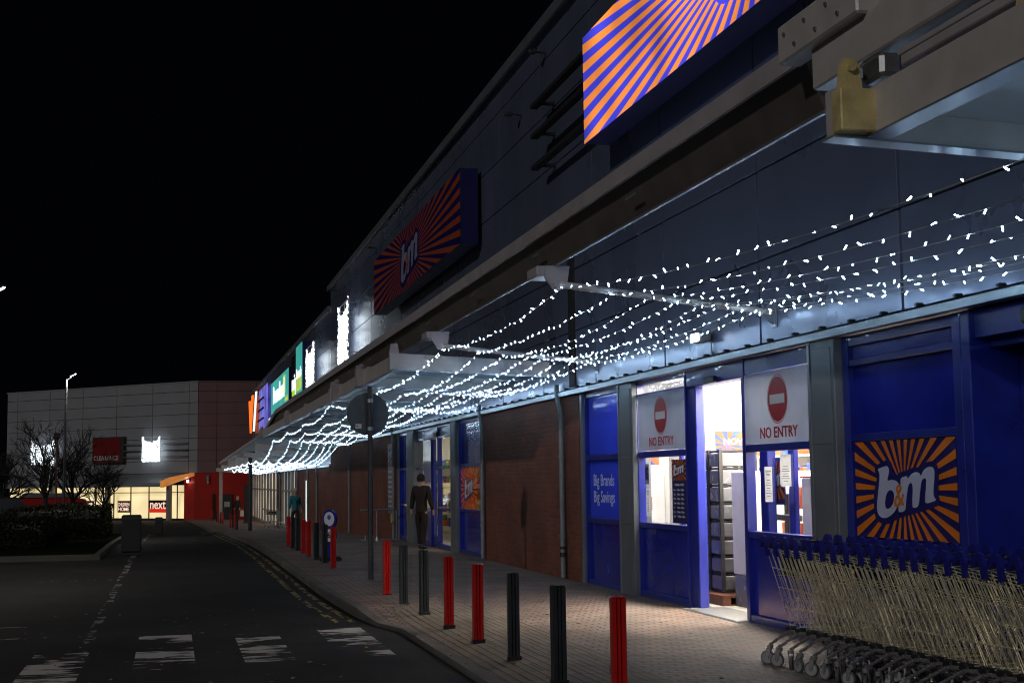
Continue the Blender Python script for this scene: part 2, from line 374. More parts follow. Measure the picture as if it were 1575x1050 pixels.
def copy_tree(o, parent=None):
    c = o.copy(); C.objects.link(c); c.parent = parent
    for ch in list(o.children): copy_tree(ch, c)
    return c

def frame(origin, xdir):
    x = Vector(xdir).normalized(); z0 = Vector((0, 0, 1)); y = z0; z = x.cross(y)
    m = Matrix((x, y, z)).transposed().to_4x4(); m.translation = origin; return m
def WF(y, z, x): return frame((x, y, z), (0, -1, 0))       # on the facade, seen from the road

def curve_mesh(cu):
    o = bpy.data.objects.new('tmp', cu); C.objects.link(o)
    dg = bpy.context.evaluated_depsgraph_get(); me = bpy.data.meshes.new_from_object(o.evaluated_get(dg))
    g = G(); g.add([v.co[:] for v in me.vertices], [tuple(p.vertices) for p in me.polygons])
    bpy.data.objects.remove(o); bpy.data.meshes.remove(me)
    return g
def text_g(body, size=1, bold=0, shear=0, ext=.002, align='CENTER', w=1, sp=1):
    cu = bpy.data.curves.new('t', 'FONT'); cu.body = body; cu.size = size; cu.offset = bold; cu.shear = shear; cu.extrude = ext
    cu.align_x = align; cu.align_y = 'CENTER'; cu.space_character = sp; cu.resolution_u = 3; cu.space_line = 1.0
    g = curve_mesh(cu); g.v = [(x*w, y, z) for x, y, z in g.v]; return g
def loops_g(loops, ext=.002):
    cu = bpy.data.curves.new('l', 'CURVE'); cu.dimensions = '2D'; cu.fill_mode = 'BOTH'; cu.extrude = ext
    for lp in loops:
        sp = cu.splines.new('POLY'); sp.points.add(len(lp)-1); sp.use_cyclic_u = True
        for i, (x, y) in enumerate(lp): sp.points[i].co = (x, y, 0, 1)
    return curve_mesh(cu)
def tr(g, M4): g.v = [tuple(M4 @ Vector(v)) for v in g.v]; return g
def put(name, g, m, M4, parent=None): return obj(name, g, m, parent, M4=M4)

# ------------------------------------------------------------------ ground
PR = [(-40, 0), (30, 0), (38, -.06), (48, -.22), (57, -.42), (67, -.8), (85, -.98), (112, -1.3), (140, -1.5), (420, -2.2)]
def gz(y):
    for (a, za), (b, zb) in zip(PR, PR[1:]):
        if y <= b: return za+(zb-za)*max(0, (y-a))/(b-a)
    return PR[-1][1]
KX = [(-40, 2.3), (14.6, 2.3), (15.4, 2.14), (17, 2.04), (20, 2.0), (36, 2.0), (46, 1.85), (60, 1.9), (80, 1.7), (112, 1.2), (140, 1)]
def kx(y):
    for (a, za), (b, zb) in zip(KX, KX[1:]):
        if y <= b: return za+(zb-za)*max(0, (y-a))/(b-a)
    return KX[-1][1]
def cl(t): return max(0, min(1, t))
def pz(x, y):
    drop = 1-cl((y-15.2)/1.4)
    return gz(y)-.08*cl((x-2.8)/2.8)-.094*cl((3.0-x)/.92)*drop
def grid(xs, ys, zf):
    g = G(); nx = len(xs(ys[0]) if callable(xs) else xs)
    for y in ys:
        for x in (xs(y) if callable(xs) else xs): g.v.append((x, y, zf(x, y)))
    for j in range(len(ys)-1):
        for i in range(nx-1): g.f.append((j*nx+i, j*nx+i+1, (j+1)*nx+i+1, (j+1)*nx+i))
    return g
YS = [-15, -5, 0, 5, 10, 13, 14.6, 15, 15.4, 15.8, 16.2, 16.6, 20, 25, 30, 34, 38, 43, 48, 52.5, 57, 62, 67, 76, 85, 98, 112, 126, 140]
tag(obj('ground', grid([-400, -60, -20, 20, 60, 400], [-60, -15, 30, 38, 48, 57, 67, 85, 112, 140, 420], lambda x, y: gz(y)-.115), 'asphalt'), kind='structure')
tag(obj('road', grid(lambda y: [-60, -10, -.8, kx(y)], YS, lambda x, y: gz(y)-.1), 'asphalt'), kind='structure')
tag(obj('pavement', grid(lambda y: [kx(y)+.12, kx(y)+.22, 2.7, 3.0, 3.5, 4.4, 5.6, 6.3], YS, pz), 'paver'), kind='structure')
kb = G()
for a, b in zip(YS, YS[1:]):
    n = max(1, int((b-a)/1.5))
    for k in range(n):
        y0 = a+(b-a)*k/n; y1 = a+(b-a)*(k+1)/n
        x0, x1 = kx(y0), kx(y1); zz0 = pz(x0+.12, y0)+.003; zz1 = pz(x1+.12, y1)+.003; r0, r1 = gz(y0)-.13, gz(y1)-.13
        kb.add([(x0, y0, r0), (x0, y0, zz0-.02), (x0+.02, y0, zz0), (x0+.125, y0, zz0), (x1, y1, r1), (x1, y1, zz1-.02), (x1+.02, y1, zz1), (x1+.125, y1, zz1)],
               [(0, 1, 5, 4), (1, 2, 6, 5), (2, 3, 7, 6)])
tag(obj('kerb', kb, 'kerb'), kind='structure')
# tactile paving by the crossing
def ribmat():
    m = brickmat('tactile_slab', (.2, .16, .115), (.17, .14, .105), (.06, .05, .04), .4, .4, .008, (0, 1), .8, .6, .4)
    nt = m.node_tree; b = nt.nodes['Principled BSDF']; tc = nt.nodes.new('ShaderNodeTexCoord')
    sx = nt.nodes.new('ShaderNodeSeparateXYZ'); nt.links.new(tc.outputs['Object'], sx.inputs[0])
    a = nt.nodes.new('ShaderNodeMath'); a.operation = 'MULTIPLY'; a.inputs[1].default_value = 2*math.pi/.075; nt.links.new(sx.outputs[0], a.inputs[0])
    s_ = nt.nodes.new('ShaderNodeMath'); s_.operation = 'SINE'; nt.links.new(a.outputs[0], s_.inputs[0])
    r = nt.nodes.new('ShaderNodeMapRange'); r.inputs[1].default_value = -1; r.inputs[2].default_value = -.82; nt.links.new(s_.outputs[0], r.inputs[0])
    mx = nt.nodes.new('ShaderNodeMix'); mx.data_type = 'RGBA'; mx.inputs[6].default_value = (.07, .06, .05, 1)
    src = b.inputs['Base Color'].links[0].from_socket
    nt.links.new(r.outputs[0], mx.inputs[0]); nt.links.new(src, mx.inputs[7]); nt.links.new(mx.outputs[2], b.inputs['Base Color'])
    bp = nt.nodes.new('ShaderNodeBump'); bp.inputs['Strength'].default_value = 1; bp.inputs['Distance'].default_value = .008
    nt.links.new(r.outputs[0], bp.inputs['Height'])
    old = b.inputs['Normal'].links[0].from_socket; nt.links.new(old, bp.inputs['Normal']); nt.links.new(bp.outputs['Normal'], b.inputs['Normal'])
    return m
M['rib'] = ribmat()
tag(obj('tactile_paving', grid([2.44, 2.55, 2.7, 3.0, 3.2, 3.55], [9.0, 10, 11, 12, 13, 14, 15, 15.4, 15.8, 16.2], lambda x, y: pz(x, y)+.004), 'rib'), kind='structure')
# markings
mk = G()
for x0, x1, y0, y1 in ((-1.2, -.72, 11.9, 13.9), (-.3, .22, 12.4, 15.2), (.64, 1.08, 12.7, 15.35), (1.5, 1.97, 12.8, 15.28)):
    z = -.1+.004; mk.add([(x0, y0, z), (x1, y0, z), (x1, y1, z), (x0, y1, z)], [(0, 1, 2, 3)])
tag(obj('crossing_stripes', mk, 'zebra'), kind='structure')
yl = G()
for off in (.1, .28):
    yy = [15.9, 18, 20, 24, 28, 30, 34, 38, 43, 48, 52.5, 57, 62, 67, 72]
    for a, b in zip(yy, yy[1:]):
        yl.add([(kx(a)-off-.075, a, gz(a)-.096), (kx(a)-off, a, gz(a)-.096), (kx(b)-off, b, gz(b)-.096), (kx(b)-off-.075, b, gz(b)-.096)], [(0, 1, 2, 3)])
tag(obj('double_yellow_lines', yl, 'yellow'), kind='structure')
wl = G()
yy = [13.9, 16, 18, 20, 24, 28, 30, 34, 38, 43, 48, 52.5, 57]
for a, b in zip(yy, yy[1:]):
    wl.add([(-.84, a, gz(a)-.096), (-.74, a, gz(a)-.096), (-.72, b, gz(b)-.096), (-.82, b, gz(b)-.096)], [(0, 1, 2, 3)])
for x0, x1, y0, y1 in ((-6, -.86, 15.35, 15.45), (-6, -1.3, 16.6, 16.68), (-4, -.9, 24.2, 24.3), (-.7, 1.7, 44, 44.25)):
    z0, z1 = gz(y0)-.0955, gz(y1)-.0955
    wl.add([(x0, y0, z0), (x1, y0, z0), (x1, y1, z1), (x0, y1, z1)], [(0, 1, 2, 3)])
tag(obj('lane_markings', wl, 'faded'), kind='structure')
# verge island with the hedge
vg = grid([-11, -8, -5, -1.55], [31, 34, 38, 43, 48, 57, 62, 67], lambda x, y: gz(y)-.02)
tag(obj('verge', vg, 'grass'), kind='structure')
vk = G()
for a, b in zip([31, 34, 38, 43, 48, 57, 62], [34, 38, 43, 48, 57, 62, 67]):
    vk.prism([(-1.55, 0), (-1.42, 0), (-1.42, .13), (-1.55, .13)], 'y', a, b)
    k = len(vk.v)-8
    for i in range(8):
        x, y, z = vk.v[k+i]; vk.v[k+i] = (x, y, z+gz(y)-.12)
vk.box(-11, -1.42, 30.87, 31, -.12, .01)
tag(obj('verge_kerb', vk, 'kerbshade'), kind='structure')

# ------------------------------------------------------------------ near retail building
B1 = thing('retail_building', 'near retail terrace with brick base, blue shopfronts and grey metal cladding', 'building', (5.89, 15, 0))
FX = 5.89
def clad_panels(y0, ys, zs, x, xb=.06, gap=.022):
    g = G()
    for a, b in zip(ys, ys[1:]):
        for c, d in zip(zs, zs[1:]):
            g.bbox(x, x+xb, a+gap, b-gap, c+gap/2, d-gap/2, .0015)
    return g
ysA = [-4.03+2.93*0+2.933*i for i in range(0, 21)]; ysA = [y for y in ysA if y < 54]+[54.3]
obj('cladding_panel', clad_panels(0, ysA, [2.79, 3.655, 4.585, 5.5, 6.42, 7.35, 8.27, 8.74], FX), 'clad', B1)
obj('core_wall', G().box(FX+.062, FX+.3, -4, 54.3, 2.72, 8.73).box(FX+.31, FX+.45, -4, 54.2, 2.95, 8.7), 'dark', B1)
obj('parapet_trim', G().prism([(FX-.14, 8.70), (FX-.14, 8.88), (FX+.3, 8.92), (FX+.3, 8.74), (FX-.02, 8.74), (FX-.1, 8.70)], 'y', -4, 54.4), 'trim', B1)
obj('side_wall', G().box(FX+.46, FX+14, 54.0, 54.3, -1, 8.7), 'clad', B1)
obj('flashing_trim', G().prism([(FX-.07, 2.70), (FX-.07, 2.765), (FX-.02, 2.785), (FX+.05, 2.785), (FX+.05, 2.70)], 'y', -4, 54.3), 'trim', B1)
st = G()
for i in range(100):
    y = -3.8+i*.585; st.bbox(FX-.1, FX-.03, y, y+.05, 2.787, 2.812, .008)
tag(obj('flashing_clip', st, 'black', B1), kind='stuff')
rv = G()
for i in range(29):
    y = -3.5+i*2.0
    for z in (8.62,): rv.disc((FX-.002, y, z), (-1, 0, 0), .02, .012, 8)
obj('fixing_bolts', rv, 'black', B1)
obj('mullion', G().bbox(FX-.03, FX+.04, 20.45, 20.75, 2.82, 4.9, .006), 'dark', B1)
# small lamp arms under the parapet
for y, z in ((21.9, 8.35), (23.6, 7.75), (41.5, 8.3), (50.8, 8.25)):
    a = obj('bracket_arm', G().tube((FX, y, z), (FX-.2, y, z+.02), .018, 8).bbox(FX-.3, FX-.18, y-.05, y+.05, z-.02, z+.05, .01), 'post', B1)
# brick walls
def brick(y0, y1, z0=-1.2, z1=2.695, par=None, m='brick'):
    return obj('brick_wall', G().box(FX, FX+.3, y0, y1, z0, z1), m, par)
brick(20.36, 27.3, par=B1); brick(37.95, 54.3, par=B1); brick(-4, 6.0, par=B1)
# gray end posts beside the brick
def postbox(y0, y1, x0=5.84, z0=-.3, z1=2.695, m='trim', name='edge_post', par=None):
    return obj(name, G().bbox(x0, FX+.2, y0, y1, z0, z1, .01), m, par or B1)
postbox(20.26, 20.355, 5.9); postbox(27.302, 27.34, 5.9); postbox(37.86, 37.945, 5.9)
# pillars: panelled front and a deep reveal
def pillar(y0, y1, par=B1):
    p = obj('pillar', G().bbox(5.87, 6.12, y0, y1-.0, -.3, 2.695, .008), 'pillar', par)
    q = G()
    for a, b in ((.02, .82), (.835, 1.72), (1.735, 2.62)):
        q.bbox(5.864, 5.872, y0+.06, y1-.06, a, b, .003)
    obj('pillar_panel', q, 'pillar', p)
    obj('corner_trim', G().bbox(5.858, 5.88, y1-.045, y1+.012, -.09, 2.69, .004), 'trim', p)
    return p
pillar(11.9, 12.43); pillar(17.79, 18.37); pillar(29.75, 30.28); pillar(35.2, 36.15)

GX = 6.0
def rail(g, y0, y1, z0, z1, x0=GX-.06, x1=GX+.05): return g.bbox(x0, x1, y0, y1, z0, z1, .006)
def window(name, y0, y1, rows, par, fm='blue', jamb=.06, z0=-.1, z1=2.695, label=None):
    """rows: (z0,z1,material or None=clear glass)"""
    g = G(); rail(g, y0, y0+jamb, z0, z1); rail(g, y1-jamb, y1, z0, z1)
    edges = sorted(set([r[0] for r in rows]+[r[1] for r in rows]))
    prev = z0
    for r in rows:
        if r[0]-prev > .002: rail(g, y0+jamb, y1-jamb, prev, r[0], GX-.05, GX+.045)
        prev = r[1]
    if z1-prev > .002: rail(g, y0+jamb, y1-jamb, prev, z1, GX-.05, GX+.045)
    f = obj(name, g, fm, par)
    for r in rows:
        m = r[2] or 'glass'
        q = G()
        if m in ('glass', 'glassb', 'blueb'): q.add([(GX, y0+jamb, r[0]), (GX, y1-jamb, r[0]), (GX, y1-jamb, r[1]), (GX, y0+jamb, r[1])], [(0, 1, 2, 3)])
        else: q.box(GX-.006, GX+.02, y0+jamb, y1-jamb, r[0], r[1])
        obj('pane' if 'glass' in m else 'infill_panel', q, m, f)
    return f
# big brand panel bay
window('window', 18.39, 20.25, [(-.02, .80, 'bluep'), (.88, 1.70, 'blueb'), (1.78, 2.62, 'blueb')], B1)
# left no-entry bay
window('window', 15.97, 17.82, [(.0, .80, 'bluep'), (.87, 1.70, None), (1.78, 2.50, None), (2.53, 2.64, None)], B1, jamb=.04)
# right no-entry bay
window('window', 12.44, 14.24, [(.0, .80, 'bluep'), (.87, 1.70, None), (1.78, 2.52, None)], B1)
# poster bay
window('window', 9.87, 11.88, [(.0, .84, 'bluep'), (.88, 1.74, 'bluep'), (1.81, 2.42, 'bluep'), (2.48, 2.60, 'bluep')], B1, jamb=.12)
# recessed blue door, nearest
d = obj('door', G().bbox(6.4, 6.46, 6.0, 9.735, -.08, 2.4, .01), 'bluep', B1)
obj('door_frame', G().bbox(6.36, 6.398, 9.55, 9.73, -.08, 2.4, .005).bbox(6.36, 6.40, 8.1, 9.45, 2.3, 2.4, .005).bbox(6.36, 6.4, 6.1, 8.1, -.08, 2.4, .005), 'blue', d)
obj('door_reveal', G().bbox(5.94, 6.7, 9.74, 9.86, -.1, 2.695, .006).box(6.12, 6.6, 6.0, 9.735, 2.41, 2.695).box(5.99, 6.118, 6.0, 9.735, 2.48, 2.695), 'blue', B1)
obj('door_threshold', G().box(6.0, 6.4, 6.0, 9.62, -.1, -.075), 'trim', B1)
obj('sensor_box', G().bbox(5.86, 5.99, 8.55, 8.95, 2.5, 2.62, .02), 'black', B1)
# automatic door: header, frame post, sliding leaf
ad = obj('automatic_door', G().bbox(5.95, 6.14, 14.25, 15.965, 2.5, 2.695, .008).bbox(5.965, 6.07, 15.7, 15.965, -.1, 2.495, .01).bbox(5.955, 6.06, 14.245, 14.30, -.1, 2.495, .005), 'blue', B1)
obj('door_leaf', G().bbox(6.08, 6.13, 15.83, 15.95, -.06, 2.46, .008).bbox(6.08, 6.13, 16.55, 16.62, -.06, 2.46, .008).bbox(6.085, 6.125, 15.95, 16.55, -.06, .1, .005).bbox(6.085, 6.125, 15.95, 16.55, 2.38, 2.46, .005), 'blue', ad)
obj('leaf_pane', G().add([(6.105, 15.95, .1), (6.105, 16.55, .1), (6.105, 16.55, 2.38), (6.105, 15.95, 2.38)], [(0, 1, 2, 3)]), 'glass', ad)
obj('sensor', G().bbox(5.90, 5.948, 14.95, 15.25, 2.5, 2.57, .01), 'black', ad)
obj('threshold', G().bbox(5.78, 6.3, 14.2, 15.8, -.1, -.062, .012), 'galv', ad)
# second entrance (far)
window('window', 27.35, 29.74, [(.0, .78, 'bluep'), (.84, 1.70, None), (1.78, 2.62, 'bluep')], B1, jamb=.08)
window('window', 30.3, 32.3, [(.02, .78, None), (.84, 1.70, None), (1.76, 2.40, None), (2.46, 2.64, 'trim')], B1)
window('window', 34.05, 35.85, [(.02, .78, 'bluep'), (.84, 1.70, None), (1.76, 2.40, None), (2.46, 2.64, 'trim')], B1)
window('window', 36.2, 37.85, [(.0, .78, 'bluep'), (.84, 1.70, 'blueb'), (1.78, 2.62, 'blueb')], B1)
ad2 = obj('entrance_door', G().bbox(5.95, 6.1, 32.31, 34.04, 2.42, 2.695, .008).bbox(5.94, 6.08, 33.1, 34.04, -.1, 2.41, .01), 'blue', B1)
obj('door_leaf', G().bbox(5.98, 6.04, 32.32, 32.42, -.06, 2.4, .008).bbox(5.98, 6.04, 33.0, 33.09, -.06, 2.4, .008).bbox(5.98, 6.04, 32.42, 33.0, -.06, .16, .005), 'blue', ad2)
obj('sensor', G().bbox(5.9, 5.98, 32.2, 32.6, 2.45, 2.54, .01), 'black', ad2)
# interiors
def room(y0, y1, yb, xd, z1, light, lp, par):
    r = obj('interior_wall', G().box(6.08, 6.5, y0-.1, y0, -.2, z1).box(xd, xd+.1, y0, yb, -.2, z1).box(6.5, xd, yb, yb+.1, -.2, z1).box(6.5, xd, y0-.1, y0, -.2, z1).box(6.2, 6.3, y1+.02, yb, -.2, z1).box(6.2, xd+.1, y0-.1, yb+.1, z1, z1+.08), 'inwall', par)
    obj('interior_floor', G().box(6.21, xd, y0, yb, -.2, -.075), 'instep', r)
    for i in range(lp[0]):
        for j in range(lp[1]):
            yc = y0+(i+.5)*(yb-y0)/lp[0]; xc = 6.9+(j+.5)*(xd-6.9)/lp[1]
            obj('ceiling_light', G().box(xc-.3, xc+.3, yc-.9, yc+.9, z1-.05, z1-.01), light, r)
    return r
room(9.98, 20.2, 26.8, 10.5, 2.95, 'ceil', (5, 2), B1)
room(27.4, 37.4, 52, 12, 2.95, 'ceil2', (5, 2), B1)
# lobby partition behind the left no-entry window
obj('lobby_partition', G().box(7.45, 7.55, 17.6, 20.9, -.1, 2.9).box(6.3, 7.449, 20.8, 20.9, -.1, 2.9).bbox(6.9, 7.35, 20.7, 20.799, .5, 1.5, .02).bbox(7.40, 7.449, 19.0, 20.2, .3, 1.35, .02), 'inwall', B1)
obj('door_light', G().box(6.3, 7.1, 13.6, 15.6, 2.86, 2.90), 'doorceil', B1)
obj('lobby_light', G().box(6.6, 7.1, 17.2, 19.6, 2.88, 2.93), 'ceil', B1)
obj('exit_label', G().box(6.95, 7.12, 20.68, 20.698, .95, 1.15), 'red', B1)
obj('lobby_post', G().bbox(6.13, 6.2, 18.1, 18.5, -.1, 2.9, .01).bbox(6.43, 6.49, 14.06, 14.2, -.1, 2.9, .008).bbox(6.17, 6.27, 14.15, 14.35, -.1, 2.9, .008), 'blue', B1)

# downpipes
def downpipe(y, ztop, par, shoe=True):
    g = G(); z0 = gz(y)-.05
    g.path([(5.82, y+.25, ztop), (5.82, y+.25, ztop-.12), (5.82, y+.02, ztop-.42), (5.82, y, ztop-.5), (5.82, y, z0)], .042, 10)
    for z in (1.75, .55): g.tube((5.82, y, z), (5.82, y, z+.05), .052, 10)
    p = obj('downpipe', g, 'pipe', par); return p
dp = downpipe(21.1, 2.9, B1)
obj('black_tape', G().tube((5.82, 21.1, .26), (5.82, 21.1, .33), .055, 10).tube((5.82, 21.1, .38), (5.82, 21.1, .42), .053, 10), 'black', dp)
for y in (26.85, 38.15, 48.0): downpipe(y, 2.9, B1)
obj('conduit', G().tube((FX-.02, 14.9, 2.95), (FX-.02, 14.9, 2.8), .01, 6).box(FX-.03, FX, 14.88, 14.92, 2.8, 2.84), 'pipe', B1)

# ------------------------------------------------------------------ far retail building
B2 = thing('retail_building', 'far lower retail terrace with lit shop blinds and illuminated fascia signs', 'building', (5.89, 80, -1))
ys2 = [54.32+2.98*i for i in range(19)]
obj('cladding_panel', clad_panels(0, ys2, [2.1, 3.0, 3.9, 4.8, 5.7, 6.6, 7.5, 8.0], FX+.02), 'clad', B2)
obj('core_wall', G().box(FX+.09, FX+.3, 54.32, 108, 2.0, 8.0), 'dark', B2)
obj('parapet_trim', G().prism([(FX-.12, 7.97), (FX-.12, 8.13), (FX+.3, 8.16), (FX+.3, 8.0), (FX, 8.0)], 'y', 54.3, 108), 'trim', B2)
obj('flashing_trim', G().prism([(FX-.07, 2.0), (FX-.07, 2.07), (FX, 2.09), (FX+.05, 2.09), (FX+.05, 2.0)], 'y', 54.3, 108), 'trim', B2)
brick(54.32, 70.0, -1.4, 1.99, B2); brick(78.8, 82.5, -1.6, 1.99, B2)
def lit_bay(y0, y1, n, m, par):
    w = (y1-y0)/n
    f = G()
    for i in range(n+1): f.bbox(5.86, 6.0, y0+i*w-.07, y0+i*w+.07, -1.5, 1.99, .01)
    f.box(5.88, 5.98, y0, y1, .95, 1.03)
    fo = obj('shop_window', f, 'pillar', par)
    for i in range(n): obj('lit_pane', G().box(5.99, 6.02, y0+i*w+.071, y0+(i+1)*w-.071, -1.5, 1.98), m if i % 3 else 'warmdim', fo)
    obj('plinth', G().box(5.86, 5.985, y0+.13, y1-.13, -1.5, gz((y0+y1)/2)+.1), 'trim', fo)
lit_bay(70.0, 78.7, 4, 'cool', B2); lit_bay(82.6, 107.9, 9, 'warmdim', B2)
for y in (59.0, 63.0, 68.4, 79.5, 81.5): downpipe(y, 2.2, B2)

# ------------------------------------------------------------------ signs on the facade
def ray_field(w, h, cx, cy, n, hole=None, z=0, seed=0, duty=.5):
    """orange wedges clipped to a w x h rectangle, origin lower-left, rays from (cx,cy)"""
    g = G()
    def hit(a):
        dx, dy = math.cos(a), math.sin(a); t = 1e9
        if dx > 1e-9: t = min(t, (w-cx)/dx)
        if dx < -1e-9: t = min(t, -cx/dx)
        if dy > 1e-9: t = min(t, (h-cy)/dy)
        if dy < -1e-9: t = min(t, -cy/dy)
        return cx+dx*t, cy+dy*t
    corners = [(w, h), (0, h), (0, 0), (w, 0)]
    # equal steps along a stretched ellipse so wedges look like the sign's
    k = (w/h)**.5
    angs = []
    for i in range(2*n+1):
        t = 2*math.pi*i/(2*n); angs.append(math.atan2(math.sin(t), math.cos(t)*k))
    for i in range(0, 2*n, 2):
        a0, a1 = angs[i], angs[i+1]
        while a1 < a0: a1 += 2*math.pi
        a1 = a0+(a1-a0)*duty*2
        p0, p1 = hit(a0), hit(a1)
        pts = [(cx, cy), p0]
        for c in corners:
            ca = math.atan2(c[1]-cy, c[0]-cx)
            for q in (-2*math.pi, 0, 2*math.pi):
                if a0 < ca+q < a1: pts.append(c)
        pts.append(p1)
        b = len(g.v); g.v += [(x, y, z) for x, y in pts]; g.f.append(tuple(range(b, b+len(pts))))
    return g
# traced logo outlines in a 780x755 frame (panel seen square-on), y up
def hom(src, dst):
    A = []
    for (x, y), (u, v) in zip(src, dst):
        A.append([x, y, 1, 0, 0, 0, -u*x, -u*y, u]); A.append([0, 0, 0, x, y, 1, -v*x, -v*y, v])
    n = 8
    for i in range(n):
        p = max(range(i, n), key=lambda r: abs(A[r][i])); A[i], A[p] = A[p], A[i]
        d_ = A[i][i]; A[i] = [a/d_ for a in A[i]]
        for r in range(n):
            if r != i:
                f_ = A[r][i]; A[r] = [a-f_*b for a, b in zip(A[r], A[i])]
    h = [A[i][8] for i in range(8)]
    return lambda x, y: ((h[0]*x+h[1]*y+h[2])/(h[6]*x+h[7]*y+1), (h[3]*x+h[4]*y+h[5])/(h[6]*x+h[7]*y+1))
HM = hom([(200, 207), (965, 160), (1000, 965), (223, 907)], [(0, 1), (1, 1), (1, 0), (0, 0)])
LB = [(378, 402), (400, 392), (447, 375), (460, 392), (462, 430), (448, 492), (480, 480), (515, 487), (540, 515), (550, 560), (545, 620), (530, 680), (500, 728), (465, 758), (430, 770), (398, 760), (377, 728), (372, 680), (382, 580), (393, 480), (393, 430)]
LBh = [(440, 600), (455, 566), (480, 555), (500, 575), (505, 612), (495, 660), (473, 692), (450, 702), (434, 685), (432, 650)]
LM = [(552, 466), (600, 450), (604, 478), (632, 438), (665, 421), (693, 430), (704, 456), (728, 405), (765, 380), (795, 386), (808, 412), (806, 480), (798, 580), (805, 612), (825, 635), (740, 662), (738, 610), (747, 520), (747, 478), (735, 466), (717, 478), (706, 505), (697, 580), (688, 682), (643, 695), (641, 640), (645, 550), (641, 515), (628, 500), (612, 517), (603, 560), (592, 640), (587, 715), (540, 727), (535, 700), (545, 600), (552, 520)]
LA = [(530, 520), (548, 515), (560, 527), (562, 548), (553, 570), (540, 588), (556, 626), (566, 608), (562, 590), (577, 586), (578, 600), (568, 640), (582, 668), (566, 674), (556, 660), (540, 684), (522, 688), (508, 672), (505, 645), (513, 612), (530, 590), (520, 565), (520, 540)]
LA1 = [(531, 610), (521, 632), (521, 655), (530, 664), (540, 656), (546, 642)]
LA2 = [(536, 532), (532, 548), (537, 564), (546, 550), (547, 536)]
LO = [(345, 640), (350, 560), (372, 470), (355, 420), (352, 385), (400, 350), (450, 330), (480, 350), (490, 420), (520, 450), (540, 425), (610, 405), (650, 385), (700, 385), (745, 345), (790, 340), (822, 362), (838, 420), (832, 590), (850, 650), (830, 680), (700, 722), (650, 735), (600, 750), (540, 765), (500, 790), (450, 815), (395, 808), (352, 760)]
def chaikin(p, n=1):
    for _ in range(n):
        q = []
        for a, b in zip(p, p[1:]+p[:1]):
            q.append((a[0]*.8+b[0]*.2, a[1]*.8+b[1]*.2)); q.append((a[0]*.2+b[0]*.8, a[1]*.2+b[1]*.8))
        p = q
    return p
def logo_loops(name, ax, ay, ox, oy):
    return [[(ox+(u-.5)*ax, oy+(v-.5)*ay) for u, v in (HM(x, y) for x, y in chaikin(l, 2))] for l in name]
def ray_sign(root, F, w, h, cx, cy, n, mats, la, duty=.5, holes=True):
    """children: rays, logo backing, letters. F: matrix with origin at lower-left of the face"""
    ob, obk, olet, oamp = mats
    put('rays', ray_field(w, h, cx, cy, n, z=.003, duty=duty), ob, F, root)
    if la:
        ax, ay = la
        put('logo_backing', loops_g([logo_loops([LO], ax, ay, cx, cy)[0]], .0015), obk, F @ Matrix.Translation((0, 0, .006)), root)
        lg = loops_g(logo_loops([LB, LBh], ax, ay, cx, cy), .0015)
        l2 = loops_g(logo_loops([LM], ax, ay, cx, cy), .0015); lg.add(l2.v, l2.f)
        put('logo_letters', lg, olet, F @ Matrix.Translation((0, 0, .010)), root)
        put('ampersand', loops_g(logo_loops([LA, LA1, LA2], ax, ay, cx, cy), .0015), oamp, F @ Matrix.Translation((0, 0, .014)), root)
# sign 1: lit, partly out of frame
def fascia_sign(label, y0, y1, z0, z1, x0, lit):
    t = thing('fascia_sign', label, 'sign', (x0, (y0+y1)/2, z0), 'sunburst fascia signs high on the cladding')
    g = G().bbox(x0+.004, x0+.36, y0, y1, z0, z1, .008)
    obj('casing', g, 'boxblue', t)
    w, h = y1-y0, z1-z0
    F = WF(y1, z0, x0)
    face = G().add([(0, 0, 0), (w, 0, 0), (w, h, 0), (0, h, 0)], [(0, 1, 2, 3)])
    put('sign_face', face, 'el_bl' if lit else 'rayblue', F, t)
    if lit: ray_sign(t, F, w, h, w/2, h*.58, 52, ('el_or', 'el_bl', 'litwhite', 'el_or'), (4.2, 1.75))
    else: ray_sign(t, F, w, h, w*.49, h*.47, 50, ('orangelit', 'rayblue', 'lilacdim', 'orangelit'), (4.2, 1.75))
    br = G()
    for k in range(5):
        y = y0+w*(k+.5)/5; br.box(x0+.361, FX-.001, y-.04, y+.04, z0+.2, z0+.3).box(x0+.361, FX-.001, y-.04, y+.04, z1-.3, z1-.2)
    obj('mounting_bracket', br, 'dark', t)
    return t
fascia_sign('lit orange and blue sunburst fascia sign glowing above the near canopy', 5.95, 18.15, 5.94, 7.41, 5.4, True)
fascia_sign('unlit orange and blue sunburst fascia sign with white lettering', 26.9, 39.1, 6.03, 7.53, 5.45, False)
for i, z in enumerate((6.42, 6.93, 7.42)):
    tag(obj('sign_rail', G().bbox(5.55, 5.68, 5.5, 21.7, z-.07, z, .01).box(5.68, FX, 21.4, 21.46, z-.06, z-.01).box(5.68, FX, 18.6, 18.66, z-.06, z-.01), 'dark'),
        ['lowest', 'middle', 'uppermost'][i]+' of the three dark horizontal rails behind the lit sunburst sign', 'rail', 'dark rails behind the lit sign')
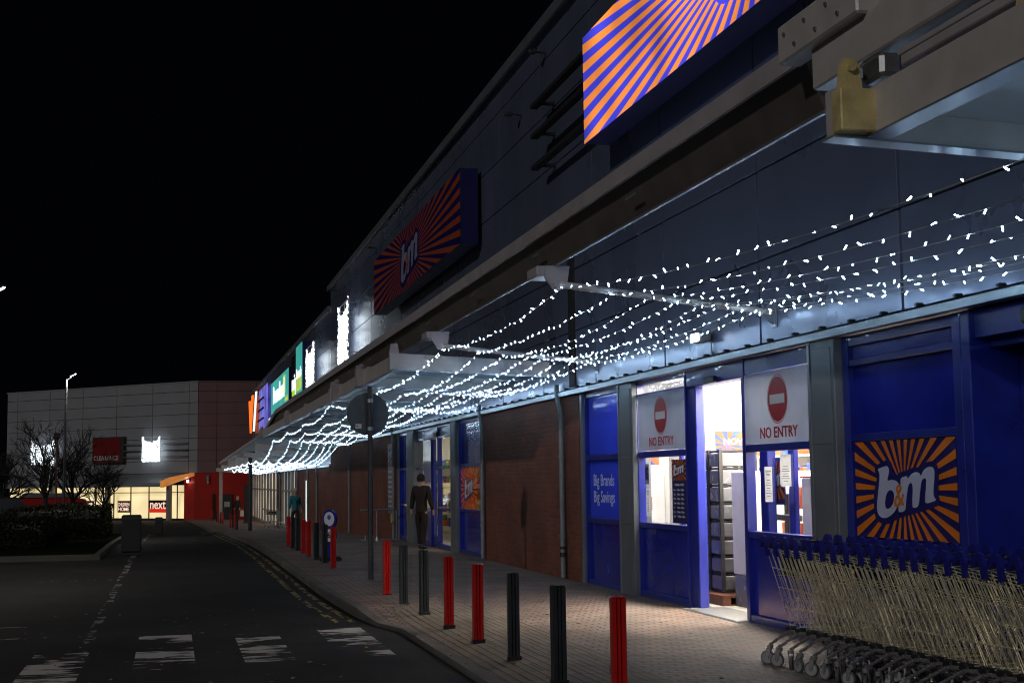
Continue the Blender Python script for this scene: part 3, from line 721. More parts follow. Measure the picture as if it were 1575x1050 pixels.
# no entry signs
def no_entry(label, y0, y1, z0, z1, h):
    t = thing('no_entry_sign', label, 'sign', (GX-.06, (y0+y1)/2, z0), 'no entry signs beside the automatic door')
    X = GX-.056; obj('panel', G().add([(X, y0, z0), (X, y1, z0), (X, y1, z1), (X, y0, z1)], [(0, 1, 2, 3)]), 'white', t)
    yc = (y0+y1)/2-.02; zc = z0+(z1-z0)*.60; r = (z1-z0)*.335
    F = WF(yc, zc, X-.001)
    def ring(ra, rb):
        n = 48; g = G()
        for k, rr in enumerate((ra, rb)):
            g.v += [(rr*math.cos(2*math.pi*i/n), rr*math.sin(2*math.pi*i/n), 0) for i in range(n)]
        g.f = [(i, (i+1) % n, n+(i+1) % n, n+i) for i in range(n)]; return g
    dsk = G().tube((0, 0, .001), (0, 0, .004), r*.92, 48)
    put('red_disc', dsk, 'red', F, t)
    put('disc_rim', ring(r*.96, r*1.0), 'red', F @ Matrix.Translation((0, 0, .003)), t)
    put('white_bar', G().box(-r*.72, r*.72, -r*.19, r*.19, .0045, .007), 'whitebar', F, t)
    tx = text_g('NO ENTRY', .155, bold=.0032, ext=.001, w=1.0)
    w = max(v[0] for v in tx.v)-min(v[0] for v in tx.v)
    k = .92/w
    tx.v = [(x*k, y*1.0, z) for x, y, z in tx.v]
    put('lettering', tx, 'red', WF(yc, z0+.105, X-.003), t)
no_entry('larger looking white NO ENTRY sign right of the open door, above the trolleys', 12.52, 14.17, 1.775, 2.515, 0)
no_entry('white NO ENTRY sign left of the open door, above the opening hours poster', 16.02, 17.75, 1.785, 2.505, 0)
# big brand lettering
put_t = put('window_lettering', text_g('Big Brands\nBig Savings', .235, bold=.002, ext=.001, align='LEFT', w=1.0), 'palelet', WF(19.98, 1.29, GX-.012))
tag(put_t, 'pale lettering reading Big Brands Big Savings on the bright blue panel', 'lettering')
# poster
P = thing('sunburst_poster', 'square orange and navy sunburst poster with b&m logo behind the trolleys', 'poster', (GX-.03, 11, .9))
obj('poster_board', G().box(GX-.03, GX-.012, 10.04, 11.74, .905, 1.735), 'rayblue', P)
ray_sign(P, WF(11.74, .905, GX-.031), 1.70, .83, .86, .41, 31, ('orange', 'rayblue', 'lilac', 'orange'), (1.70, .83), duty=.5)
P = thing('sunburst_poster', 'bright orange sunburst poster in the far blue window by the second entrance', 'poster', (GX-.03, 28.4, .86))

ray_sign(P, WF(29.66, .85, GX-.031), 1.66, .84, .8, .42, 30, ('backorange', 'rayblue', 'whitebar', 'backorange'), (1.35, .75), duty=.62)
# opening hours poster
def hours(label, y0, y1, z0, z1, X, outside=False):
    t = thing('opening_hours_poster', label, 'poster', (X, (y0+y1)/2, z0), 'opening hours posters')
    obj('poster_board', G().box(X, X+.008, y0, y1, z0, z1), 'navy', t)
    w, h = y1-y0, z1-z0; hh = h*.33
    F = WF(y1, z1-hh, X-.001)
    ray_sign(t, F, w, hh, w/2, hh/2, 18, ('orange', 'navy', 'whitetxt', 'orange'), (w*1.25, hh*1.0))
    put('heading', text_g('OPENING HOURS', h*.052, ext=.0005, w=1.0), 'whitetxt', WF((y0+y1)/2, z1-h*.40, X-.001), t)
    L = G()
    days = ['Mon', 'Tue', 'Wed', 'Thurs', 'Fri', 'Sat', 'Sun']
    for i, dname in enumerate(days):
        zz = z1-h*(.48+.069*i)
        s = '8.00am - 8.00pm' if dname != 'Sun' else '11.00am - 5.00pm'
        a = tr(text_g(dname, h*.046, ext=.0005, align='LEFT'), WF(y1-w*.1, zz, X-.001)); L.add(a.v, a.f)
        a = tr(text_g(s, h*.046, ext=.0005, align='LEFT'), WF(y1-w*.34, zz, X-.001)); L.add(a.v, a.f)
    obj('times', L, 'whitetxt', t)
hours('navy opening hours poster with b&m sunburst inside the left door window', 16.10, 16.60, .89, 1.66, GX-.02)
hours('tall faded opening hours board on the brick wall beside a downpipe', 38.5, 39.35, .55, 2.45, FX-.04)
# notices
def notice(label, y, z, w, h, X, head='', tilt=0):
    t = thing('paper_notice', label, 'notice', (X, y, z))
    obj('sheet', G().add([(X, y-w/2, z-h/2), (X, y+w/2, z-h/2), (X, y+w/2, z+h/2), (X, y-w/2, z+h/2)], [(0, 1, 2, 3)]), 'paper', t)
    L = G()
    if head:
        a = tr(text_g(head, .034, bold=.0005, ext=.0003), WF(y, z+h*.33, X-.0008)); L.add(a.v, a.f)
    for i in range(7):
        zz = z+h*(.12-.075*i); ww = w*(.30+.1*((i*37) % 3))
        L.box(X-.0012, X-.0006, y-ww/1.4, y+ww/1.4, zz-.003, zz+.003)
    tag(obj('print', L, 'ink', t), kind='stuff')
notice('white Customer Notice sheet taped inside the right door window', 13.71, 1.36, .19, .36, GX-.012, 'Customer\nNotice')
notice('white sheet with black heading bar in the right window, near the blue post', 13.28, 1.50, .26, .32, GX-.012)
notice('small grey notice low on the left window beside its blue frame', 17.55, 1.13, .14, .36, GX-.012, 'Please\nnote')
t = thing('window_leaflet', 'dark leaflet with pale bubbles in the upper corner of the left window', 'leaflet', (GX, 17.57, 1.5))
obj('sheet', G().box(GX-.012, GX-.009, 17.5, 17.65, 1.36, 1.62), 'navy', t)
obj('print', G().box(GX-.0135, GX-.0125, 17.51, 17.64, 1.58, 1.61).box(GX-.0135, GX-.0125, 17.51, 17.64, 1.37, 1.41).disc((GX-.0125, 17.54, 1.52), (-1, 0, 0), .014, .001, 10).disc((GX-.0125, 17.56, 1.47), (-1, 0, 0), .01, .001, 10), 'paper', t)

# ------------------------------------------------------------------ goods seen inside the near shop
def drawers(label, x, y, n, z0):
    t = thing('drawer_tower', label, 'drawers', (x, y, z0))
    w, dp_ = .38, .36; h = .212
    fr = G(); dr = None
    for i in range(n+1):
        fr.bbox(x, x+dp_+.1, y-w/2, y+w/2, z0+i*h*1.0-.012, z0+i*h+.012, .006)
    for (a, b) in ((-.028, -w/2-.02), (-.028, w/2-.03), (dp_+.06, -w/2-.02), (dp_+.06, w/2-.03)):
        fr.bbox(x+a, x+a+.05, y+b, y+b+.05, z0, z0+n*h+.02, .004)
    obj('frame', fr, 'black', t)
    for i in range(n):
        obj('drawer', G().bbox(x-.02, x+dp_+.02, y-w/2-.015, y+w/2-.05, z0+i*h+.02, z0+(i+1)*h-.02, .012), 'clearp', t)
    return t
drawers('tall black framed tower of grey plastic drawers on a pallet in the open doorway', 6.5, 16.49, 8, .06)
drawers('second tower of grey plastic drawers, half hidden behind the sliding door', 6.46, 17.0, 8, .06)
t = thing('pallet', 'brown wooden pallet under the drawer towers', 'pallet', (6.7, 16.6, -.075))
obj('deck_boards', G().box(6.35, 7.1, 15.95, 17.4, .02, .045).box(6.35, 7.1, 15.95, 17.4, -.075, -.06), 'wood', t)
obj('bearers', G().box(6.35, 6.45, 15.96, 17.39, -.06, .02).box(6.68, 6.78, 15.96, 17.39, -.06, .02).box(7.0, 7.1, 15.96, 17.39, -.06, .02), 'wood', t)
t = thing('white_display_unit', 'white panel sided display unit just inside the open door', 'unit', (6.7, 15.4, -.075))
obj('body', G().bbox(6.5, 7.2, 15.25, 15.98, .3, 1.5, .01), 'shelf', t); obj('kickboard', G().bbox(6.51, 7.19, 15.26, 15.97, -.075, .3, .01), 'clearp', t)
t = thing('white_counter', 'tall white checkout screen behind the right window', 'counter', (6.8, 12.9, -.075))
obj('body', G().bbox(6.5, 6.56, 12.9, 14.03, -.07, 1.42, .01), 'inwall', t); obj('cap', G().bbox(6.49, 6.57, 12.9, 14.04, 1.422, 1.44, .004), 'plred', t)
def gondola(label, x, y0, y1, cols, seed):
    rnd = random.Random(seed)
    t = thing('shelf_unit', label, 'shelves', (x, y0, -.075))
    g = G().box(x+.2, x+.24, y0, y1, -.075, 1.9)
    for k in range(5): g.box(x, x+.2, y0, y1, .1+k*.4, .13+k*.4)
    obj('shelves', g, 'shelf', t)
    for m_ in cols:
        gg = G()
        for k in range(5):
            y = y0+rnd.random()*.1
            while y < y1-.15:
                w = .08+rnd.random()*.15
                if rnd.random() < .5: gg.bbox(x+.02, x+.18, y, y+w*.9, .131+k*.4, .131+k*.4+.12+rnd.random()*.2, .01)
                y += w+.16*len(cols)*rnd.random()
        tag(obj('goods', gg, m_, t), kind='stuff')
gondola('white shelves of brown and yellow goods behind the right window', 7.4, 11.2, 14.8, ['brownp', 'yellowp'], 3)
gondola('white shelves of blue and orange goods deeper inside the shop', 8.2, 16.5, 22, ['bluegood', 'orangep'], 5)
gondola('long shelves of mixed goods inside the second entrance', 7.6, 32.5, 44, ['yellowp', 'bluegood', 'orangep', 'green'], 9)
t = thing('till', 'dark till stand with orange front behind the right window', 'till', (6.75, 14.1, -.075))
obj('stand', G().bbox(6.66, 6.72, 14.75, 14.85, -.07, 1.25, .008).bbox(6.60, 6.655, 14.35, 15.1, .95, 1.02, .008), 'black', t)
obj('front_panel', G().bbox(6.74, 6.8, 14.3, 15.1, .5, .93, .01).bbox(6.73, 6.76, 14.4, 14.65, 1.08, 1.33, .01), 'orangep', t)
P = thing('promotion_poster', 'navy and orange b&m poster hanging inside the right window behind the notices', 'poster', (6.3, 14.2, 1.3))
obj('poster_board', G().box(6.3, 6.31, 14.0, 14.42, 1.14, 1.64), 'navy', P)
ray_sign(P, WF(14.42, 1.2, 6.299), .42, .4, .21, .2, 14, ('orange', 'navy', 'whitetxt', 'orange'), (.5, .36))
def hang(label, x, y, z, w, h, txt):
    t = thing('promotion_banner', label, 'banner', (x, y, z)); F = frame((x, y, z), (1, -.35, 0))
    put('board', G().box(0, w, 0, h, -.01, 0), 'bluegood', F, t)
    put('rays', ray_field(w, h, w*.3, h*.4, 10, z=.002), 'orangep', F, t)
    put('wording', text_g(txt, h*.36, bold=.003, ext=.001), 'inwall', F @ Matrix.Translation((w*.5, h*.55, .005)), t)
hang('orange and blue hanging banner reading NOW! above the drawer tower', 6.95, 17.6, 1.72, .55, .32, 'NOW!')
hang('orange and blue promotion banner left of the drawer tower', 6.28, 19.2, 1.62, .42, .5, "'s")

# security floodlight
t = thing('security_floodlight', 'small lit white floodlight on the cladding above the door', 'light', (5.8, 15, 2.98))
obj('housing', G().bbox(5.72, 5.86, 14.86, 15.14, 2.95, 3.05, .015).tube((5.86, 15, 3.0), (5.89, 15, 3.0), .02, 8), 'pipe', t)
obj('lens', G().bbox(5.70, 5.722, 14.89, 15.11, 2.955, 3.045, .004), 'floodglow', t)

# ------------------------------------------------------------------ canopy
CN = thing('canopy', 'long steel canopy with gutter beam, tie rods and projecting frames over the pavement', 'canopy', (3.6, 20, 3.3))
GP = [(-4, 0), (49, 0), (54, -.38), (60, -.55), (108, -.95)]
def goff(y):
    for (a, za), (b, zb) in zip(GP, GP[1:]):
        if y <= b: return za+(zb-za)*max(0, (y-a))/(b-a)
    return -.95
def sweep(prof, ys, close=True):
    g = G(); n = len(prof)
    for y in ys: g.v += [(x, y, z+goff(y)) for x, z in prof]
    for j in range(len(ys)-1):
        for i in range(n if close else n-1): g.f.append((j*n+i, j*n+(i+1) % n, (j+1)*n+(i+1) % n, (j+1)*n+i))
    if close: g.f += [tuple(range(n-1, -1, -1)), tuple(range((len(ys)-1)*n, len(ys)*n))]
    return g
secs = [-4, 1.3, 7.3, 10.3, 16.3, 22.3, 28.3, 34.3, 40.3, 46.3, 49, 54, 60, 66, 72, 78, 84, 90, 96, 102, 108]
for a, b in zip(secs, secs[1:]):
    obj('gutter', sweep([(3.42, 3.76), (3.42, 3.89), (3.44, 3.90), (3.75, 3.90), (3.75, 3.87), (3.47, 3.86), (3.46, 3.77)], [a+.006, b-.006]), 'gutter', CN)
obj('gutter_tray', sweep([(3.47, 3.845), (3.74, 3.845), (3.66, 3.52), (3.60, 3.52)], [y for y in secs if 7 < y < 56]), 'sheet', CN)
obj('tray_lip', sweep([(3.595, 3.498), (3.595, 3.518), (3.62, 3.518), (3.62, 3.498)], [y for y in secs if 7 < y < 56]), 'trim', CN)
jt = G()
for y in secs[3:12]:
    for k in range(2): jt.box(3.462, 3.47, y+k*3, y+k*3+.25, 3.62, 3.64)
obj('tray_clips', jt, 'trim', CN)
# white gutter casing near the camera
obj('gutter_casing', G().bbox(3.36, 3.52, -4, 6.95, 3.52, 3.755, .01).bbox(3.3, 3.44, 6.3, 7.25, 3.74, 3.96, .012), 'beam', CN)
obj('casing_pipe', G().tube((3.5, 6.75, 3.72), (3.42, 6.4, 3.5), .04, 12), 'ochre', CN)
obj('junction_box', G().bbox(3.34, 3.46, 6.15, 6.36, 3.38, 3.50, .02), 'galv', CN)
for k in range(6):
    y = 6.5+k*.13
    obj('fixing_bolt', G().tube((3.30, y, 3.80+.09*(k % 2)), (3.288, y, 3.80+.09*(k % 2)), .012, 8), 'galv', CN)
for y in (5.2, 4.1, 3.0): obj('casing_seam', G().box(3.352, 3.362, y, y+.02, 3.525, 3.75), 'sheet', CN)
# tie rods
RODS = [(1.05, 3.6, 3.34, 3.1), (13.2, 3.62, 3.32, 3.08), (19.35, 3.62, 3.30, 3.08), (25.5, 3.62, 3.12, 3.05), (31.65, 3.4, 3.2, 3.05), (37.8, 3.4, 3.0, 2.95), (43.95, 3.4, 2.98, 2.9)]
for y, x, zo, zi in RODS:
    r = obj('tie_rod', G().tube((x+.02, y, zo), (5.85, y, zi), .034, 12), 'beam', CN, smooth=False)
    obj('rod_bracket', G().prism([(3.5, 3.5), (3.75, 3.5), (3.72, 3.3), (3.66, zo-.05), (3.58, zo-.05), (3.5, 3.38)] if x > 3.5 else [(3.4, 3.5), (3.6, 3.5), (3.5, zo-.05), (3.38, zo-.05)], 'y', y-.012, y+.012).tube((x, y-.03, zo), (x, y+.03, zo), .04, 12).bbox(3.42, 3.62, y+.0, y+.38, 3.40, 3.50, .01), 'gutter', r)
    obj('wall_plate', G().prism([(5.74, zi-.03), (5.86, zi-.12), (5.885, zi-.12), (5.885, zi+.1), (5.86, zi+.1), (5.74, zi+.03)], 'y', y-.012, y+.012).box(5.872, 5.886, y-.06, y+.06, zi-.15, zi+.12), 'trim', r)
# projecting frames
def hexa(g, p):
    return g.add(p, [(0, 1, 2, 3), (4, 7, 6, 5), (0, 4, 5, 1), (1, 5, 6, 2), (2, 6, 7, 3), (3, 7, 4, 0)])
def portal(y0, y1, near=False):
    xo = 3.15; xb = xo+(.18 if near else .1); zb = 3.11; h = .235; xi = 5.62
    fr = obj('projecting_frame', G().bbox(xb, xb+.1, y0+.1, y1-.095, zb, zb+h, .006), 'beam', CN)
    for y in (y0, y1-.09):
        obj('end_beam', hexa(G(), [(xo+.01, y, zb), (xi, y, zb-.1), (xi, y+.085, zb-.1), (xo+.01, y+.085, zb), (xo+.01, y, zb+h), (xi, y, zb+h-.12), (xi, y+.085, zb+h-.12), (xo+.01, y+.085, zb+h)]), 'beam', fr)
        obj('beam_flange', hexa(G(), [(xo-.01, y-.03, zb-.014), (xi, y-.03, zb-.114), (xi, y+.10, zb-.114), (xo-.01, y+.10, zb-.014), (xo-.01, y-.03, zb-.003), (xi, y-.03, zb-.103), (xi, y+.10, zb-.103), (xo-.01, y+.10, zb-.003)]), 'trim', fr)
    obj('side_flange', G().bbox(xb-.02, xb+.12, y0+.12, y1-.13, zb-.014, zb-.003, .003), 'trim', fr)
    if near: obj('corner_box', G().bbox(xo-.005, xb+.06, y1-.20, y1-.096, zb+.0, zb+h-.02, .008), 'ochre', fr)
    else: obj('corner_box', G().bbox(xo-.03, xo+.2, y1-.28, y1+.01, zb-.02, zb+h+.04, .008), 'gutter', fr)
    yl = y1-.17 if near else y1-.15
    lp = obj('lug_plate', G().prism([(xo+.0, zb+h-.02), (xo+.13, zb+h-.02), (xo+.115, zb+h+.10), (xo+.09, zb+h+.135), (xo+.04, zb+h+.135), (xo+.015, zb+h+.10)], 'y', yl, yl+.025), 'ochre' if near else 'gutter', fr)
    obj('lug_bolt', G().tube((xo+.065, yl-.025, zb+h+.085), (xo+.065, yl+.05, zb+h+.085), .022, 8), 'ochre' if near else 'gutter', lp)
    if not near: obj('lug_plate', G().prism([(xo+.0, zb+h-.02), (xo+.16, zb+h-.02), (xo+.13, zb+h+.14), (xo+.03, zb+h+.14)], 'y', y0+.03, y0+.055), 'gutter', fr)
    obj('soffit_panel', G().add([(xb+.1, y0+.08, zb+.14), (xi, y0+.08, zb+.03), (xi, y1-.1, zb+.03), (xb+.1, y1-.1, zb+.14)], [(0, 1, 2, 3)]), 'soffit', fr)
    n = max(2, int((y1-y0)/2))
    for k in range(1, n):
        y = y0+(y1-y0)*k/n
        obj('purlin', hexa(G(), [(xb+.11, y-.03, zb+.06), (xi-.02, y-.03, zb-.04), (xi-.02, y+.03, zb-.04), (xb+.11, y+.03, zb+.06), (xb+.11, y-.03, zb+.135), (xi-.02, y-.03, zb+.025), (xi-.02, y+.03, zb+.025), (xb+.11, y+.03, zb+.135)]), 'trim', fr)
portal(-3, 6.40, True); portal(21.0, 24.85); portal(25.1, 28.65); portal(29.2, 41.1); portal(41.4, 53.0)
# top rail above the near frame
obj('roller_rail', G().bbox(3.40, 3.50, -3, 6.1, 3.46, 3.49, .004).bbox(3.39, 3.49, -3, 6.05, 3.40, 3.45, .006), 'gutter', CN)
for y in (3.9, 5.0):
    obj('rail_lug', G().prism([(3.34, 3.345), (3.43, 3.345), (3.41, 3.46), (3.36, 3.46)], 'y', y, y+.02).tube((3.385, y-.03, 3.42), (3.385, y+.05, 3.42), .018, 8), 'ochre', CN)
# sloping roof over the far part
rf = sweep([(3.45, 3.74), (5.85, 3.15), (5.85, 3.2), (3.45, 3.80)], [56, 60, 70, 84, 96, 108])
obj('roof_sheet', rf, 'soffit', CN)
for y in (57, 66, 75, 84, 95, 106):
    obj('cross_beam', G().add([(3.2, y, 3.2+goff(y)), (5.8, y, 3.0+goff(y)), (5.8, y+.1, 3.0+goff(y)), (3.2, y+.1, 3.2+goff(y)), (3.2, y, 3.45+goff(y)), (5.8, y, 3.1+goff(y)), (5.8, y+.1, 3.1+goff(y)), (3.2, y+.1, 3.45+goff(y))],
               [(0, 1, 2, 3), (4, 7, 6, 5), (0, 4, 5, 1), (1, 5, 6, 2), (2, 6, 7, 3), (3, 7, 4, 0)]), 'beam', CN)
for y in (67.5, 107.5):
    obj('canopy_post', G().tube((3.58, y, gz(y)-.05), (3.58, y, 3.35+goff(y)), .09 if y < 80 else .13, 12).bbox(3.3, 3.8, y-.2, y+.2, 3.2+goff(y), 3.5+goff(y), .02), 'post' if y < 80 else 'gutter', CN)
for y in (21, 25.1, 29.2, 41.4): obj('wall_bracket', G().bbox(5.625, 5.88, y+.01, y+.1, 3.03, 3.18, .01), 'trim', CN)

# ------------------------------------------------------------------ fairy lights
bulb_g = G(); 
def bulb_geo(g, p, d, L=.034, r=.0046, n=6):
    p = Vector(p); d = Vector(d).normalized(); g.tube(p, p+d*L, r*.72, n, r); return g
bulb_geo(bulb_g, (0, 0, 0), (0, 0, 1))
BULB = mesh('bulb', bulb_g, 'led'); BULBD = mesh('bulb', bulb_g, 'leddim')
import itertools
LX = [3.66, 3.88, 4.12, 4.38, 4.62, 4.88, 5.14, 5.4, 5.66]
HANG = [(1.05, 2.95, 2.92, 3.66), (13.2, 3.28, 3.07, 3.66), (19.35, 3.26, 3.06, 3.66), (25.5, 3.02, 2.98, 3.62), (31.65, 3.14, 3.0, 3.42), (37.8, 2.96, 2.9, 3.42), (43.95, 2.95, 2.86, 3.42), (49.6, 2.88, 2.8, 3.42), (55.5, 2.33, 2.2, 3.5), (61.5, 2.36, 2.2, 3.5), (67.5, 2.36, 2.2, 3.5), (73.5, 2.36, 2.2, 3.5), (79.5, 2.36, 2.18, 3.5), (86, 2.34, 2.15, 3.5), (92, 2.36, 2.15, 3.5), (98.5, 2.34, 2.1, 3.5)]
ORD = ['outermost', 'second', 'third', 'fourth', 'fifth', 'sixth', 'seventh', 'innermost']
BAYN = ['over the trolleys and door', 'over the near brick wall', 'before the second entrance', 'over the second entrance', 'beyond the second entrance']
rl_ = random.Random(11)
bn = 0
for bi, (h0, h1) in enumerate(zip(HANG, HANG[1:])):
    near = bi < 4
    for si in range(8):
        k = (0, .25, .44, .58, .70, .81, .91, 1)[si]
        x0 = h0[3]+(5.68-h0[3])*k; x1 = h1[3]+(5.68-h1[3])*k
        z0 = h0[1]+(h0[2]-h0[1])*k+rl_.uniform(-.015, .015); z1 = h1[1]+(h1[2]-h1[1])*k+rl_.uniform(-.015, .015)
        sag = .07+.11*rl_.random()+(.09 if bi == 0 else 0)
        ya, yb = h0[0], h1[0]; n = 22
        def P_(t): return Vector((x0+(x1-x0)*t, ya+(yb-ya)*t, z0+(z1-z0)*t-sag*4*t*(1-t)))
        if bi < 5: lab = 'fairy light string %s, %s' % (BAYN[bi], ORD[si]+' from the road' if ORD[si] not in ('outermost', 'innermost') else ORD[si]+' of eight')
        else: lab = 'string of white fairy lights in the distant run of the canopy'
        grp = 'fairy light strings under the canopy' if bi < 5 else 'fairy light strings in the distant run of the canopy'
        if near:
            t = thing('string_light', lab, 'fairy lights', (x0, ya, z0), grp)
            g = G().path([P_(i/n) for i in range(n+1)], .0034, 4); obj('wire', g, 'wire', t)
        else:
            g = G(); gw = None
        step = .28 if bi == 0 else (.225 if bi < 3 else .34); cnt = int((yb-ya)/step)
        if not near: g.path([P_(i/8) for i in range(9)], .003, 3)
        nw = len(g.f)
        for j in range(cnt):
            tt = (j+.5+rl_.uniform(-.25, .25))/cnt; p = P_(tt)
            a = rl_.uniform(0, 2*math.pi); dz = rl_.uniform(-1, 1); d_ = Vector((math.cos(a)*.6, math.sin(a)*.9, dz))
            if near:
                b = bpy.data.objects.new('bulb', BULB if rl_.random() < .78 else BULBD); C.objects.link(b); b.parent = t; b.location = p-Vector((x0, ya, z0)); b.rotation_euler = d_.to_track_quat('Z', 'Y').to_euler()
            else:
                bulb_geo(g, p-d_.normalized()*.004, d_, .034, .0058 if bi < 8 else .007, 4)
        if not near:
            so_ = tag(obj('string_light', g, 'wire'), lab, 'fairy lights', grp); so_.data.materials.append(M['ledfar'])
            for fi_, pf in enumerate(so_.data.polygons): pf.material_index = 0 if fi_ < nw else 1
# cross strings at the hangers beyond
# ------------------------------------------------------------------ light nets on facades
def light_net(label, F, w, h, n, seed, grp='net light motifs'):
    rnd = random.Random(seed)
    t = thing('light_motif', label, 'light motif', F.translation, grp)
    fr = G()
    for (a, b) in (((0, 0), (w, 0)), ((w, 0), (w, h)), ((w, h), (0, h)), ((0, h), (0, 0)), ((0, h*.5), (w, h*.5)), ((w*.5, 0), (w*.5, h))):
        fr.tube((a[0], a[1], .1), (b[0], b[1], .1), .018, 6)
    fr.tube((0, h*.93, .1), (0, h*.93, -.25), .012, 5).tube((w, h*.93, .1), (w, h*.93, -.25), .012, 5).tube((0, h*.1, .1), (0, h*.1, -.25), .012, 5).tube((w, h*.1, .1), (w, h*.1, -.25), .012, 5)
    put('frame', fr, 'wire', F, t)
    g = G()
    for i in range(n):
        x = rnd.random()*w; y = rnd.random()
        top = .9-.12*math.sin(abs(x/w-.5)*0+math.pi*x/w)+(.12 if x < .1*w or x > .9*w else 0)
        y = y*h*top
        a = rnd.uniform(0, 6.28); bulb_geo(g, (x, y, .12+rnd.random()*.06), (math.cos(a), math.sin(a), .3), .05, .014, 4)
    tag(put('bulbs', g, 'lednet', F, t), kind='stuff')
light_net('tall white light motif on the cladding just left of the unlit sunburst sign', WF(48.34, 5.4, 5.66), 2.67, 1.95, 900, 1)
light_net('tall white light motif left of the building step, beside the narrow teal sign', WF(60.2, 5.3, 5.66), 3.27, 1.75, 900, 2)

# ------------------------------------------------------------------ illuminated shop signs far down the facade
def flat_sign(label, y0, y1, z0, z1, m, x0=5.62, texts=(), edge='dark'):
    t = thing('shop_sign', label, 'sign', (x0, (y0+y1)/2, z0))
    obj('casing', G().bbox(x0, FX-.01, y0, y1, z0, z1, .01), edge, t)
    obj('sign_face', G().box(x0-.012, x0-.001, y0+.03, y1-.03, z0+.03, z1-.03), m, t)
    for s, yy, zz, h, w, mm in texts:
        g = text_g(s, 1, bold=.02, ext=.01); ww = max(v[0] for v in g.v)-min(v[0] for v in g.v); hh = max(v[1] for v in g.v)-min(v[1] for v in g.v)
        g.v = [(x*w/ww, y*h/hh, z) for x, y, z in g.v]
        put('lettering', g, mm, WF(yy, zz, x0-.025), t)
    return t
flat_sign('wide lit teal Poundland shop sign with white letters', 70.9, 83.6, 5.3, 7.12, 'teal', texts=(('Poundland', 77.6, 6.25, 1.0, 8.2, 'litwhite'), ('£1', 73.6, 6.4, .95, 1.6, 'lityel'), ('.co.uk', 72.3, 5.65, .28, 1.8, 'lityel')), edge='boxblue')
flat_sign('black shop sign with white rounded letters and a lime tab', 65.4, 70.2, 5.2, 7.5, 'nextblk', texts=(('nip', 68.2, 6.15, 1.0, 3.0, 'litwhite'),), x0=5.7)
tt_ = [o for o in C.objects if o.get('label', '').startswith('black shop sign')][0]
obj('lime_tab', G().box(5.67, 5.69, 67.0, 69.6, 5.55, 5.85), 'litgreen', tt_)
flat_sign('narrow tall lit teal sign with white and yellow wording', 62.0, 65.2, 5.35, 7.55, 'teal', texts=(('Pounds', 63.6, 6.25, .45, 2.5, 'litwhite'), ('£1.00', 63.6, 5.75, .6, 2.4, 'lityel')), x0=5.5, edge='boxblue')
t = thing('letter_sign', 'lit letters with an orange V and white stroke on a violet glow', 'sign', (5.6, 97, 5))
put('orange_letter', loops_g([[(0, 2.4), (1.1, 2.4), (2.3, .7), (3.9, 2.6), (5.2, 2.6), (2.6, 0), (1.9, 0)]], .05), 'litor', WF(107.3, 5.0, 5.6) @ Matrix.Scale(1, 4), t)
put('white_letter', loops_g([[(0, 0), (.9, 0), (3.7, 2.6), (2.8, 2.6)]], .05), 'litwhite', WF(101.6, 5.0, 5.6), t)
put('violet_panel', G().box(0, 8.0, -.3, 2.6, -.05, 0), 'litpur', WF(97.0, 4.95, 5.72), t)
bars = G()
for z in (.5, 1.15, 1.8): bars.box(.1, 6, z, z+.09, .05, .12)
put('cross_bars', bars, 'dark', WF(97.0, 4.95, 5.72), t)
tag(obj('lit_box_lamp', G().bbox(5.45, 5.6, 81.6, 83.2, 4.75, 5.1, .02), 'litwhite'), 'small glowing white box under the left end of the wide teal sign', 'lamp')
# posters by the far units
tag(obj('wall_poster', G().bbox(5.84, 5.885, 63.6, 64.1, -.3, 1.5, .01), 'litwhite'), 'slim pale vertical poster on the far brick wall', 'poster')
t = thing('totem_sign', 'tall black totem board standing on the far pavement', 'totem', (4.55, 92, gz(92)))
obj('board', G().bbox(4.5, 4.75, 92.0, 92.1, gz(92)+.06, 1.3, .01), 'nextblk', t); obj('base_plate', G().bbox(4.45, 4.8, 91.85, 92.25, gz(92)-.08, gz(92)+.055, .02), 'post', t)

# ------------------------------------------------------------------ far building across the end
C0 = Vector((1.97, 112, 0)); DD = Vector((-math.sin(R(45)), math.cos(R(45)), 0)); NN = Vector((-DD.y, DD.x, 0))  # outward, towards the camera
B3 = thing('far_retail_building', 'large pale clad store across the end of the car park with glowing windows', 'building', (C0.x, C0.y, -1.3))
def BF(s, z, out=0): return frame(tuple(C0+DD*s+NN*out+Vector((0, 0, z))), tuple(-DD))   # local x to the right, y up, z out
BFL = BF(0, 0)
def fb(g, s0, s1, z0, z1, o0, o1, b=.01): return g.bbox(-s1, -s0, z0, z1, o0, o1, b)
g = G(); ss = [0, .95, 4.85, 8.85, 12.75, 16.7, 20.7, 22.0]; zz = [2.22, 3.15, 3.98, 4.9, 5.83, 6.75, 7.62, 8.5, 9.2]
for a, b in zip(ss, ss[1:]):
    for c, d_ in zip(zz, zz[1:]): fb(g, a+.02, b-.02, c+.015, d_-.015, -.05, 0, .01)
put('cladding_panel', g, 'cladfar', BFL, B3)
put('core_wall', fb(G(), 0.02, 22, 1.3, 9.2, -.4, -.06), 'dark', BFL, B3)
put('parapet_trim', fb(G(), -.03, 22.1, 9.19, 9.29, -.5, .03), 'cladfar', BFL, B3)
g = G(); xs = [1.99, 3.4, 6.4, 9.4, 12.4]
for a, b in zip(xs, xs[1:]):
    for c, d_ in zip(zz, zz[1:]): g.bbox(a+.015, b-.015, 112, 112.06, c+.01, d_-.01, .01)
obj('side_cladding', g, 'cladred', B3)
obj('side_core', G().box(2.1, 13, 112.07, 112.3, -1.5, 9.2), 'dark', B3)
obj('side_parapet', G().box(1.97, 13, 111.96, 112.3, 9.19, 9.28), 'cladred', B3)
obj('red_side_wall', G().box(1.75, 13, 111.9, 112.05, -1.5, 2.21), 'red_render', B3)
